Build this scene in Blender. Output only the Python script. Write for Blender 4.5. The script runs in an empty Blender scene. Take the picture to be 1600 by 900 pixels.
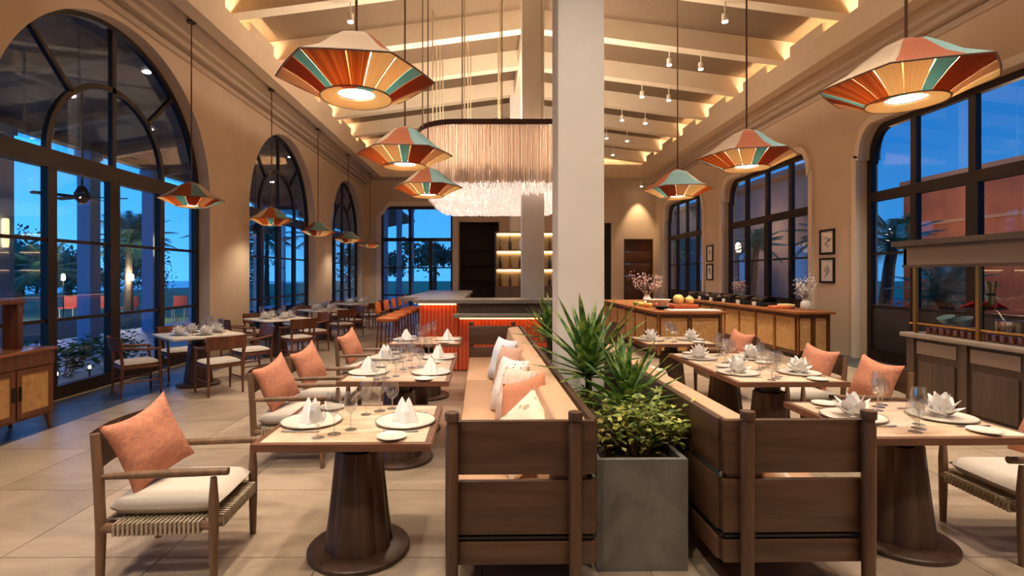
import bpy, bmesh, math, random
from mathutils import Vector, Matrix, Euler
random.seed(7)
PI = math.pi
scene = bpy.context.scene
COL = scene.collection

# ------------------------------------------------------------------ camera, sky, exposure
cam_data = bpy.data.cameras.new('camera')
cam = bpy.data.objects.new('camera', cam_data)
COL.objects.link(cam)
cam.location = (0, 0, 1.62)
cam.rotation_euler = (PI/2, 0, 0)
cam_data.sensor_width = 36.0
cam_data.lens = 36.0*800/1600
cam_data.shift_x = 35/1600
cam_data.shift_y = -20/1600
cam_data.clip_end = 400
scene.camera = cam

def lin(h):
    h = h.lstrip('#')
    out = []
    for i in (0, 2, 4):
        c = int(h[i:i+2], 16)/255
        out.append(c/12.92 if c <= .04045 else ((c+.055)/1.055)**2.4)
    return tuple(out)+(1.0,)

world = bpy.data.worlds.new('dusk_sky'); scene.world = world
world.use_nodes = True
wn = world.node_tree.nodes; wl = world.node_tree.links
bg = wn['Background']
tc = wn.new('ShaderNodeTexCoord'); sp = wn.new('ShaderNodeSeparateXYZ')
cr = wn.new('ShaderNodeValToRGB')
wl.new(tc.outputs['Generated'], sp.inputs[0]); wl.new(sp.outputs['Z'], cr.inputs[0])
wl.new(cr.outputs[0], bg.inputs[0])
e = cr.color_ramp.elements
e[0].position = 0.0; e[0].color = lin('55b2ea')
e[1].position = 0.55; e[1].color = lin('1d63b4')
m_ = cr.color_ramp.elements.new(0.2); m_.color = lin('2c8edb')
# the afterglow is on the sea side, to the left
mr_ = wn.new('ShaderNodeMapRange'); mr_.inputs[1].default_value = -1; mr_.inputs[2].default_value = 1
mr_.inputs[3].default_value = 1.55; mr_.inputs[4].default_value = .42
wl.new(sp.outputs['X'], mr_.inputs[0]); wl.new(mr_.outputs[0], bg.inputs[1])

scene.view_settings.view_transform = 'Standard'
scene.view_settings.look = 'None'
scene.view_settings.exposure = 0.78
scene.view_settings.gamma = 1.0
scene.view_settings.use_curve_mapping = False
try:
    scene.cycles.transparent_max_bounces = 24
    scene.cycles.max_bounces = 8
    scene.cycles.diffuse_bounces = 4
    scene.cycles.sample_clamp_indirect = 4.0
    scene.cycles.caustics_reflective = False
    scene.cycles.caustics_refractive = False
except Exception:
    pass
WARM = (1.0, 0.70, 0.40)

# ------------------------------------------------------------------ materials
MATS = {}
def new_mat(name):
    m = bpy.data.materials.new(name); m.use_nodes = True
    return m, m.node_tree.nodes, m.node_tree.links, m.node_tree.nodes['Principled BSDF']

def plain(name, col, rough=.6, metal=0, spec=.5, var=.0, scale=6, bump=0, bscale=60):
    if name in MATS: return MATS[name]
    m, n, l, b = new_mat(name)
    c = lin(col)
    b.inputs['Roughness'].default_value = rough
    b.inputs['Metallic'].default_value = metal
    b.inputs['Specular IOR Level'].default_value = spec
    t = n.new('ShaderNodeTexCoord')
    nz = n.new('ShaderNodeTexNoise'); nz.inputs['Scale'].default_value = scale; nz.inputs['Detail'].default_value = 6
    l.new(t.outputs['Object'], nz.inputs['Vector'])
    rp = n.new('ShaderNodeValToRGB')
    rp.color_ramp.elements[0].position = .3; rp.color_ramp.elements[1].position = .7
    rp.color_ramp.elements[0].color = tuple(x*(1-var) for x in c[:3])+(1,)
    rp.color_ramp.elements[1].color = tuple(min(1, x*(1+var)) for x in c[:3])+(1,)
    l.new(nz.outputs['Fac'], rp.inputs[0]); l.new(rp.outputs[0], b.inputs['Base Color'])
    if bump:
        nb = n.new('ShaderNodeTexNoise'); nb.inputs['Scale'].default_value = bscale; nb.inputs['Detail'].default_value = 4
        bp = n.new('ShaderNodeBump'); bp.inputs['Strength'].default_value = bump; bp.inputs['Distance'].default_value = .01
        l.new(t.outputs['Object'], nb.inputs['Vector'])
        l.new(nb.outputs['Fac'], bp.inputs['Height']); l.new(bp.outputs[0], b.inputs['Normal'])
    MATS[name] = m
    return m

def wood(name, c1, c2, axis=2, rough=.45, scale=9):
    if name in MATS: return MATS[name]
    m, n, l, b = new_mat(name)
    t = n.new('ShaderNodeTexCoord'); mp = n.new('ShaderNodeMapping')
    oi = n.new('ShaderNodeObjectInfo')
    sc_ = [scale, scale, scale]; sc_[axis] = scale*.08
    mp.inputs['Scale'].default_value = sc_
    ad = n.new('ShaderNodeVectorMath'); ad.operation = 'ADD'
    ml = n.new('ShaderNodeMath'); ml.operation = 'MULTIPLY'; ml.inputs[1].default_value = 13
    l.new(oi.outputs['Random'], ml.inputs[0])
    l.new(t.outputs['Object'], ad.inputs[0]); l.new(ml.outputs[0], ad.inputs[1])
    l.new(ad.outputs[0], mp.inputs['Vector'])
    nz = n.new('ShaderNodeTexNoise'); nz.inputs['Scale'].default_value = 2.2; nz.inputs['Detail'].default_value = 8
    nz.inputs['Distortion'].default_value = .6
    l.new(mp.outputs[0], nz.inputs['Vector'])
    rp = n.new('ShaderNodeValToRGB')
    rp.color_ramp.elements[0].position = .3; rp.color_ramp.elements[1].position = .72
    rp.color_ramp.elements[0].color = lin(c1); rp.color_ramp.elements[1].color = lin(c2)
    l.new(nz.outputs['Fac'], rp.inputs[0]); l.new(rp.outputs[0], b.inputs['Base Color'])
    b.inputs['Roughness'].default_value = rough
    bp = n.new('ShaderNodeBump'); bp.inputs['Strength'].default_value = .12; bp.inputs['Distance'].default_value = .004
    l.new(nz.outputs['Fac'], bp.inputs['Height']); l.new(bp.outputs[0], b.inputs['Normal'])
    MATS[name] = m
    return m

def glassy(name, tint='ffffff', ior=1.45, boost=0.0, rough=.0):
    if name in MATS: return MATS[name]
    m, n, l, b = new_mat(name)
    n.remove(b)
    out = n['Material Output']
    tr = n.new('ShaderNodeBsdfTransparent'); tr.inputs[0].default_value = lin(tint)
    gl = n.new('ShaderNodeBsdfGlossy'); gl.inputs['Roughness'].default_value = rough
    fr = n.new('ShaderNodeLayerWeight'); fr.inputs[0].default_value = .5
    pw_ = n.new('ShaderNodeMath'); pw_.operation = 'POWER'; pw_.inputs[1].default_value = 4.0
    sc_ = n.new('ShaderNodeMath'); sc_.operation = 'MULTIPLY_ADD'; sc_.inputs[1].default_value = .8; sc_.inputs[2].default_value = .03+boost; sc_.use_clamp = True
    mx = n.new('ShaderNodeMixShader')
    l.new(fr.outputs['Facing'], pw_.inputs[0]); l.new(pw_.outputs[0], sc_.inputs[0]); l.new(sc_.outputs[0], mx.inputs[0])
    l.new(tr.outputs[0], mx.inputs[1]); l.new(gl.outputs[0], mx.inputs[2]); l.new(mx.outputs[0], out.inputs[0])
    MATS[name] = m
    return m

def glow(name, col, strength):
    if name in MATS: return MATS[name]
    m, n, l, b = new_mat(name)
    b.inputs['Base Color'].default_value = (0.8, 0.8, 0.8, 1)
    b.inputs['Emission Color'].default_value = tuple(col)+(1,) if len(col) == 3 else col
    b.inputs['Emission Strength'].default_value = strength
    MATS[name] = m
    return m

def cord(name, c1, c2, trans=.45, scale=70):
    """threads strung over a lamp frame: fine radial streaks that let light through"""
    if name in MATS: return MATS[name]
    m, n, l, b = new_mat(name)
    t = n.new('ShaderNodeTexCoord')
    s = n.new('ShaderNodeSeparateXYZ'); at = n.new('ShaderNodeMath'); at.operation = 'ARCTAN2'
    l.new(t.outputs['Object'], s.inputs[0]); l.new(s.outputs['Y'], at.inputs[0]); l.new(s.outputs['X'], at.inputs[1])
    cb = n.new('ShaderNodeCombineXYZ'); l.new(at.outputs[0], cb.inputs[0])
    nz = n.new('ShaderNodeTexNoise'); nz.inputs['Scale'].default_value = scale; nz.inputs['Detail'].default_value = 2
    l.new(cb.outputs[0], nz.inputs['Vector'])
    rp = n.new('ShaderNodeValToRGB'); rp.color_ramp.elements[0].position = .38; rp.color_ramp.elements[1].position = .62
    rp.color_ramp.elements[0].color = lin(c1); rp.color_ramp.elements[1].color = lin(c2)
    l.new(nz.outputs['Fac'], rp.inputs[0])
    tl = n.new('ShaderNodeBsdfTranslucent'); mx = n.new('ShaderNodeMixShader'); mx.inputs[0].default_value = trans
    l.new(rp.outputs[0], b.inputs['Base Color']); l.new(rp.outputs[0], tl.inputs[0])
    b.inputs['Roughness'].default_value = .8
    l.new(b.outputs[0], mx.inputs[1]); l.new(tl.outputs[0], mx.inputs[2])
    l.new(mx.outputs[0], n['Material Output'].inputs[0])
    MATS[name] = m
    return m

def stone(name, c1, c2, c3, scale=2.0, rough=.35, per_object=True, stretch=(1, 1, 1)):
    if name in MATS: return MATS[name]
    m, n, l, b = new_mat(name)
    t = n.new('ShaderNodeTexCoord'); oi = n.new('ShaderNodeObjectInfo')
    mp = n.new('ShaderNodeMapping'); mp.inputs['Scale'].default_value = stretch
    ad = n.new('ShaderNodeVectorMath'); ad.operation = 'ADD'
    ml = n.new('ShaderNodeMath'); ml.operation = 'MULTIPLY'; ml.inputs[1].default_value = 31
    l.new(oi.outputs['Random'], ml.inputs[0]); l.new(t.outputs['Object'], ad.inputs[0]); l.new(ml.outputs[0], ad.inputs[1])
    l.new(ad.outputs[0], mp.inputs['Vector'])
    nz = n.new('ShaderNodeTexNoise'); nz.inputs['Scale'].default_value = scale; nz.inputs['Detail'].default_value = 10
    nz.inputs['Distortion'].default_value = 1.2; nz.inputs['Roughness'].default_value = .6
    l.new(mp.outputs[0], nz.inputs['Vector'])
    rp = n.new('ShaderNodeValToRGB')
    rp.color_ramp.elements[0].position = .3; rp.color_ramp.elements[0].color = lin(c1)
    rp.color_ramp.elements[1].position = .7; rp.color_ramp.elements[1].color = lin(c3)
    q = rp.color_ramp.elements.new(.5); q.color = lin(c2)
    l.new(nz.outputs['Fac'], rp.inputs[0])
    if per_object:
        hs = n.new('ShaderNodeHueSaturation')
        mr = n.new('ShaderNodeMapRange'); mr.inputs[3].default_value = .9; mr.inputs[4].default_value = 1.07
        l.new(oi.outputs['Random'], mr.inputs[0]); l.new(mr.outputs[0], hs.inputs['Value'])
        l.new(rp.outputs[0], hs.inputs['Color']); l.new(hs.outputs[0], b.inputs['Base Color'])
    else:
        l.new(rp.outputs[0], b.inputs['Base Color'])
    b.inputs['Roughness'].default_value = rough
    MATS[name] = m
    return m

def spotted(name, base, dots, scale=26, thr=.33):
    if name in MATS: return MATS[name]
    m, n, l, b = new_mat(name)
    t = n.new('ShaderNodeTexCoord')
    v = n.new('ShaderNodeTexVoronoi'); v.inputs['Scale'].default_value = scale
    l.new(t.outputs['Object'], v.inputs['Vector'])
    rp = n.new('ShaderNodeValToRGB'); rp.color_ramp.interpolation = 'LINEAR'
    rp.color_ramp.elements[0].position = thr; rp.color_ramp.elements[1].position = thr+.06
    rp.color_ramp.elements[0].color = lin(dots); rp.color_ramp.elements[1].color = lin(base)
    l.new(v.outputs['Distance'], rp.inputs[0]); l.new(rp.outputs[0], b.inputs['Base Color'])
    b.inputs['Roughness'].default_value = .9
    MATS[name] = m
    return m

def woven(name, c1, c2, scale=180):
    """cane or cloth with a fine checker weave"""
    if name in MATS: return MATS[name]
    m, n, l, b = new_mat(name)
    t = n.new('ShaderNodeTexCoord')
    ck = n.new('ShaderNodeTexChecker'); ck.inputs['Scale'].default_value = scale
    ck.inputs[1].default_value = lin(c1); ck.inputs[2].default_value = lin(c2)
    nz = n.new('ShaderNodeTexNoise'); nz.inputs['Scale'].default_value = 14; nz.inputs['Detail'].default_value = 5
    l.new(t.outputs['Object'], ck.inputs['Vector']); l.new(t.outputs['Object'], nz.inputs['Vector'])
    mx = n.new('ShaderNodeMix'); mx.data_type = 'RGBA'; mx.blend_type = 'OVERLAY'; mx.inputs[0].default_value = .55
    l.new(ck.outputs[0], mx.inputs[6]); l.new(nz.outputs['Fac'], mx.inputs[7]); l.new(mx.outputs[2], b.inputs['Base Color'])
    b.inputs['Roughness'].default_value = .8
    bp = n.new('ShaderNodeBump'); bp.inputs['Strength'].default_value = .3; bp.inputs['Distance'].default_value = .003
    l.new(nz.outputs['Fac'], bp.inputs['Height']); l.new(bp.outputs[0], b.inputs['Normal'])
    MATS[name] = m
    return m

def leafy(name, c1, c2, c3, scale=30, trans=.25):
    if name in MATS: return MATS[name]
    m, n, l, b = new_mat(name)
    t = n.new('ShaderNodeTexCoord'); nz = n.new('ShaderNodeTexNoise'); nz.inputs['Scale'].default_value = scale
    l.new(t.outputs['Object'], nz.inputs['Vector'])
    rp = n.new('ShaderNodeValToRGB')
    rp.color_ramp.elements[0].position = .35; rp.color_ramp.elements[0].color = lin(c1)
    rp.color_ramp.elements[1].position = .66; rp.color_ramp.elements[1].color = lin(c3)
    q = rp.color_ramp.elements.new(.5); q.color = lin(c2)
    l.new(nz.outputs['Fac'], rp.inputs[0]); l.new(rp.outputs[0], b.inputs['Base Color'])
    b.inputs['Roughness'].default_value = .45
    tl = n.new('ShaderNodeBsdfTranslucent'); l.new(rp.outputs[0], tl.inputs[0])
    mx = n.new('ShaderNodeMixShader'); mx.inputs[0].default_value = trans
    l.new(b.outputs[0], mx.inputs[1]); l.new(tl.outputs[0], mx.inputs[2]); l.new(mx.outputs[0], n['Material Output'].inputs[0])
    MATS[name] = m
    return m

plaster = plain('wall_plaster', 'd6bc9f', .85, var=.04, scale=1.5, bump=.05, bscale=40)
white_plaster = plain('pale_plaster', 'e6d4bd', .8, var=.03, scale=2)
beam_paint = plain('beam_paint', 'efdcbd', .6, var=.03, scale=3)
rattan = plain('ceiling_weave', '745f47', .9, var=.12, scale=40, bump=.2, bscale=200)
column_paint = plain('column_paint', 'e6dccf', .7, var=.03, scale=2)
bronze = plain('dark_bronze_frame', '2e211a', .45, metal=.3, var=.1)
pane_glass = glassy('pane_glass', 'e4eefa', 1.45, .0)
thin_glass = glassy('drinking_glass', 'fafbfb', 1.5, .2)
floor_stone = stone('floor_stone', '8f7d6b', 'a4907b', 'b5a18b', 1.6, .3, True, (1, 1.6, 1))
dark_stone = stone('dark_border_stone', '3c4148', '4a4e54', '585a5e', 2.5, .35)
grout = plain('floor_grout', '8d765e', .8)
travertine = stone('table_stone', 'b48a64', 'd6bb9d', 'e4d1bb', 2.3, .3, True, (1, 3, 1))
walnut_v = wood('walnut_upright', '402a1c', '64452f', 2)
walnut_y = wood('walnut_lengthwise', '402a1c', '5e412d', 1)
walnut_x = wood('walnut_crosswise', '402a1c', '5e412d', 0)
chair_wood = wood('chair_oak', '5a4230', '836247', 2)
red_wood = wood('chair_walnut', '4e2a1a', '7a4529', 2)
table_edge = wood('table_edge_wood', '5c3927', '7c523a', 0)
pedestal_wood = wood('pedestal_wood', '38261c', '4f3729', 2, .4)
honey_wood = wood('honey_wood', '7a4423', 'a5662f', 0, .4)
honey_dark = wood('honey_dark_wood', '52301c', '70431f', 0, .4)
gray_wood = wood('gray_brown_wood', '4c3d33', '5f4e41', 1, .5)
gray_wood_v = wood('gray_brown_panel', '4a392e', '5d493b', 2, .5)
cane = woven('cane_weave', 'c79a62', 'a87b48', 220)
seat_cloth = plain('seat_linen', 'c2b6aa', .9, var=.05, scale=80, bump=.1, bscale=250)
leather = plain('tan_leather', 'b98f6e', .5, var=.05, scale=4, bump=.04, bscale=120)
terracotta_cloth = stone('terracotta_cloth', '9c6660', 'b9765a', 'c98d6c', 26, .95, False, (1, 1, 2.2))
cordweave = plain('seat_cord', 'a4937c', .85, var=.2, scale=60)
brass = plain('brass', 'b08a4a', .35, metal=.9)
steel = plain('steel', 'd0d0d0', .2, metal=1)
china = plain('white_china', 'e6dccd', .15, var=.01)
linen = plain('white_linen', 'f4f0ec', .9, var=.02, scale=30)
black = plain('black_metal', '15120f', .5)

# ------------------------------------------------------------------ mesh helpers
class MB:
    def __init__(s): s.v = []; s.f = []
    def add(s, vs, fs):
        o = len(s.v); s.v += [tuple(x) for x in vs]; s.f += [tuple(i+o for i in q) for q in fs]; return s
    def box(s, c, d, R=None):
        x, y, z = d[0]/2, d[1]/2, d[2]/2
        vs = [Vector(p) for p in ((-x,-y,-z),(x,-y,-z),(x,y,-z),(-x,y,-z),(-x,-y,z),(x,-y,z),(x,y,z),(-x,y,z))]
        if R is not None: vs = [R @ p for p in vs]
        c = Vector(c)
        return s.add([p+c for p in vs], [(0,3,2,1),(4,5,6,7),(0,1,5,4),(1,2,6,5),(2,3,7,6),(3,0,4,7)])
    def span(s, a, b):
        return s.box([(a[i]+b[i])/2 for i in range(3)], [abs(b[i]-a[i]) for i in range(3)])
    def tube(s, pts, r, n=8, caps=True):
        pts = [Vector(p) for p in pts]
        if not isinstance(r, (list, tuple)): r = [r]*len(pts)
        rings = []; up = None
        for i, p in enumerate(pts):
            a = pts[max(0, i-1)]; b = pts[min(len(pts)-1, i+1)]
            t = (b-a).normalized()
            if up is None: up = Vector((0,0,1)) if abs(t.z) < .9 else Vector((1,0,0))
            u = t.cross(up).normalized(); w = u.cross(t).normalized(); up = w
            rings.append([p+u*math.cos(2*PI*k/n)*r[i]+w*math.sin(2*PI*k/n)*r[i] for k in range(n)])
        o = [q for g in rings for q in g]; f = []
        for i in range(len(pts)-1):
            for k in range(n):
                a = i*n+k; b = i*n+(k+1) % n
                f.append((a, b, b+n, a+n))
        if caps: f.append(tuple(range(n-1, -1, -1))); f.append(tuple(range((len(pts)-1)*n, len(pts)*n)))
        return s.add(o, f)
    def lathe(s, prof, n=24, c=(0,0,0), lobe=None, caps=True):
        o = []; f = []
        for r, z in prof:
            for k in range(n):
                a = 2*PI*k/n; q = r*(lobe(a) if lobe else 1)
                o.append((c[0]+q*math.cos(a), c[1]+q*math.sin(a), c[2]+z))
        m = len(prof)
        for i in range(m-1):
            for k in range(n):
                a = i*n+k; b = i*n+(k+1) % n
                f.append((a, b, b+n, a+n))
        if caps:
            if prof[0][0] > 1e-4: f.append(tuple(range(n-1, -1, -1)))
            if prof[-1][0] > 1e-4: f.append(tuple(range((m-1)*n, m*n)))
        return s.add(o, f)
    def grid(s, fn, nu, nv, cu=False, cv=False):
        o = [fn(i/(nu if cu else nu-1), j/(nv if cv else nv-1)) for i in range(nu) for j in range(nv)]
        f = []
        for i in range(nu if cu else nu-1):
            for j in range(nv if cv else nv-1):
                i2 = (i+1) % nu; j2 = (j+1) % nv
                f.append((i*nv+j, i2*nv+j, i2*nv+j2, i*nv+j2))
        return s.add(o, f)
    def prism(s, poly, axis, a, b):
        """poly: 2-D outline; axis 0: (y,z) outline run along x; 1: (x,z) along y; 2: (x,y) along z"""
        def P(u, v, w):
            return (w, u, v) if axis == 0 else ((u, w, v) if axis == 1 else (u, v, w))
        n = len(poly)
        vs = [P(u, v, a) for u, v in poly]+[P(u, v, b) for u, v in poly]
        fs = [tuple(range(n-1, -1, -1)), tuple(range(n, 2*n))]+[(i, (i+1) % n, (i+1) % n+n, i+n) for i in range(n)]
        return s.add(vs, fs)
    def mesh(s, name, mat, smooth=True, bevel=0, ang=38, solid=0):
        me = bpy.data.meshes.new(name)
        me.from_pydata(s.v, [], s.f)
        bm = bmesh.new(); bm.from_mesh(me)
        bmesh.ops.remove_doubles(bm, verts=bm.verts, dist=1e-6)
        if bevel:
            bmesh.ops.bevel(bm, geom=[e for e in bm.edges if e.is_manifold and e.calc_face_angle(0) > .5], offset=bevel, segments=2, affect='EDGES', profile=.5)
        bmesh.ops.recalc_face_normals(bm, faces=bm.faces)
        if smooth:
            for fc in bm.faces: fc.smooth = True
            for ed in bm.edges:
                if not ed.is_manifold or ed.calc_face_angle(0) > math.radians(ang): ed.smooth = False
        bm.to_mesh(me); bm.free()
        me.materials.append(mat)
        return me

def ob(name, mesh, parent=None, loc=None, rot=None, mtx=None, scale=None, kind=None, label=None):
    o = bpy.data.objects.new(name, mesh); COL.objects.link(o)
    if parent: o.parent = parent
    if mtx is not None: o.matrix_local = mtx
    if loc: o.location = loc
    if rot: o.rotation_euler = rot
    if scale: o.scale = scale
    if kind: o['kind'] = kind
    if label: o['label'] = label
    return o
def tag(o, label, cat, group=None, kind=None):
    o['label'] = label; o['category'] = cat
    if group: o['group'] = group
    if kind: o['kind'] = kind
    return o
def thing(name, label, cat, loc=(0,0,0), rz=0, group=None, scale=None):
    o = bpy.data.objects.new(name, None); COL.objects.link(o)
    o.empty_display_size = .1
    o.location = loc; o.rotation_euler = (0, 0, rz)
    if scale: o.scale = (scale,)*3 if not isinstance(scale, tuple) else scale
    return tag(o, label, cat, group)
def struct(name, mesh=None, loc=None):
    o = ob(name, mesh, loc=loc); o['kind'] = 'structure'
    return o
class Kit(list):
    """part list: (name, mesh, matrix or None, kind or None, [sub-parts])"""
    def put(s, name, mesh, mtx=None, kind=None, subs=(), label=None):
        s.append((name, mesh, mtx, kind, list(subs), label)); return s
def place(kit, name, label, cat, loc, rz=0, group=None, scale=None):
    t = thing(name, label, cat, loc, rz, group, scale)
    for (pn, me, mx, kd, subs, lb) in kit:
        p = ob(pn, me, t, mtx=mx, kind=kd, label=lb)
        for (sn, sm) in subs: ob(sn, sm, p)
    return t
def single(mesh, name, label, cat, loc, rz=0, group=None, scale=None, rot=None):
    o = ob(name, mesh, loc=loc, rot=rot or (0, 0, rz))
    if scale: o.scale = (scale,)*3 if not isinstance(scale, tuple) else scale
    return tag(o, label, cat, group)
def light(name, kind, energy, loc, parent=None, color=WARM, size=.1, rot=None, spot=None, blend=.6):
    d = bpy.data.lights.new(name, kind); d.energy = energy; d.color = color
    if kind == 'AREA': d.size = size
    else: d.shadow_soft_size = size
    if kind == 'SPOT': d.spot_size = spot; d.spot_blend = blend
    o = bpy.data.objects.new(name, d); COL.objects.link(o)
    if parent: o.parent = parent
    o.location = loc
    if rot: o.rotation_euler = rot
    return o
def cb(c, d, mat, bevel=0, name='block', R=None):
    return MB().box(c, d, R).mesh(name, mat, bevel=bevel)
def sb(a, b, mat, bevel=0, name='block'):
    return MB().span(a, b).mesh(name, mat, bevel=bevel)
TH = .017
def G(x, y, z=0):            # the furniture stands about a degree off the walls
    return (x-TH*(y-2.62), y, z)
def rotm(m): return m.to_4x4() if len(m) == 3 else m
def TRS(loc, rot=(0,0,0), s=1):
    return Matrix.Translation(loc) @ Euler(rot).to_matrix().to_4x4() @ Matrix.Diagonal((s, s, s, 1) if not isinstance(s, tuple) else s+(1,))

# ------------------------------------------------------------------ room shell
XL, XR, YN, YB = -5.46, 7.22, -3.5, 22.3
ZS, WT = 5.75, .26
XC = (XL+XR)/2
floor = struct('floor', sb((XL-.3, YN, -.12), (XR+.3, YB+.3, -.012), grout))
tx, ty = .92, .92
tile_mesh = cb((0, 0, -.006), (tx-.006, ty-.006, .012), floor_stone)
dtile_mesh = cb((0, 0, -.006), (tx-.006, ty-.006, .012), dark_stone)
cells = []
nxt = int(math.ceil((XR-XL)/tx)); nyt = int(math.ceil((YB-YN)/ty))
for j in range(nyt):
    for i in range(nxt):
        x = XL-.1+(i+.5)*tx; y = YN+(j+.5)*ty
        cells.append((x, y, i == 0 or i == nxt-1))
front = sorted([c for c in cells if c[1] > 1.3], key=lambda c: c[1]+abs(c[0]-1)*.3)[:298]
keep = set((c[0], c[1]) for c in front)
rest_l, rest_d = MB(), MB()
for c in cells:
    if (c[0], c[1]) in keep:
        ob('tile', dtile_mesh if c[2] else tile_mesh, floor, loc=(c[0], c[1], 0))
    else:
        (rest_d if c[2] else rest_l).box((c[0], c[1], -.006), (tx-.006, ty-.006, .012))
ob('far_tiles', rest_l.mesh('far_tiles', floor_stone), floor, kind='stuff')
ob('far_border_tiles', rest_d.mesh('far_border_tiles', dark_stone), floor, kind='stuff')

def wall_run(xi, xo, y0, y1, z1, ops, mat, name):
    """wall in the y-z plane; ops = list of outlines [(y,z)...] starting and ending at the jamb feet (z=0)"""
    m = MB(); y = y0
    lo, hi = min(xi, xo), max(xi, xo)
    for o in ops:
        ya, yb = o[0][0], o[-1][0]
        m.span((lo, y, 0), (hi, ya, z1))
        up = [p for p in o if p[1] > 0.01]
        for a, b in zip(up[:-1], up[1:]):
            if b[0]-a[0] > 1e-4:
                m.prism([(a[0], a[1]), (b[0], b[1]), (b[0], z1), (a[0], z1)], 0, lo, hi)
        y = yb
    m.span((lo, y, 0), (hi, y1, z1))
    return struct(name, m.mesh(name, mat, ang=20))
def arch(yc, r, zs, n=40):
    return [(yc-r, 0)]+[(yc-r*math.cos(PI*k/n), zs+r*math.sin(PI*k/n)) for k in range(n+1)]+[(yc+r, 0)]
def notched(yc, h, z0, z1, n=10):
    L = [(yc-h, 0), (yc-h, z0), (yc-h+.07, z0)]
    for k in range(n+1):
        a = PI/2*k/n
        L.append((yc-h+.07+.36*(1-math.cos(a)), z0+.05+(z1-z0-.05)*math.sin(a)))
    R = [(2*yc-y, z) for y, z in reversed(L)]
    return L+R
LW = [(1.69, 2.2), (7.76, 2.23), (13.84, 2.2), (19.85, 2.1)]
RW = [(1.9, 2.15), (7.83, 2.17), (13.65, 2.15), (19.2, 1.95)]
ZA = 3.15
wall_run(XL, XL-WT-.1, YN, YB+.3, 6.6, [arch(c, r, ZA) for c, r in LW], plaster, 'wall_left')
wall_run(XR, XR+WT+.1, YN, YB+.3, 6.6, [notched(c, r, 3.85, 4.48) for c, r in RW], plaster, 'wall_right')
struct('wall_front', sb((XL-.3, YN-.25, 0), (XR+.3, YN, 7.6), plaster))

def strip(outline, w, x0, x1, axis_mat, closed=False):
    """flat band of width w outside an outline in the y-z plane, between x0 and x1"""
    m = MB(); n = len(outline); off = []
    for i, p in enumerate(outline):
        a = Vector(outline[max(0, i-1)]); b = Vector(outline[min(n-1, i+1)]); p = Vector(p)
        t1 = (p-a).normalized() if (p-a).length > 1e-6 else None
        t2 = (b-p).normalized() if (b-p).length > 1e-6 else None
        t1 = t1 or t2; t2 = t2 or t1
        n1 = Vector((-t1.y, t1.x)); n2 = Vector((-t2.y, t2.x)); q = (n1+n2)
        q = q.normalized() if q.length > 1e-6 else n1
        d = max(.5, q.dot(n1))
        off.append(p+q*(w/d))
    for i in range(n-1):
        if (Vector(outline[i])-Vector(outline[i+1])).length < 1e-6: continue
        m.prism([tuple(outline[i]), tuple(outline[i+1]), tuple(off[i+1]), tuple(off[i])], 0, x0, x1)
    return m
tn = 1
for c, r in RW:
    struct('trim_%d' % tn, strip(notched(c, r, 3.85, 4.48), .13, XR-.07, XR, None).mesh('opening_trim', white_plaster, ang=30)); tn += 1

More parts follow.
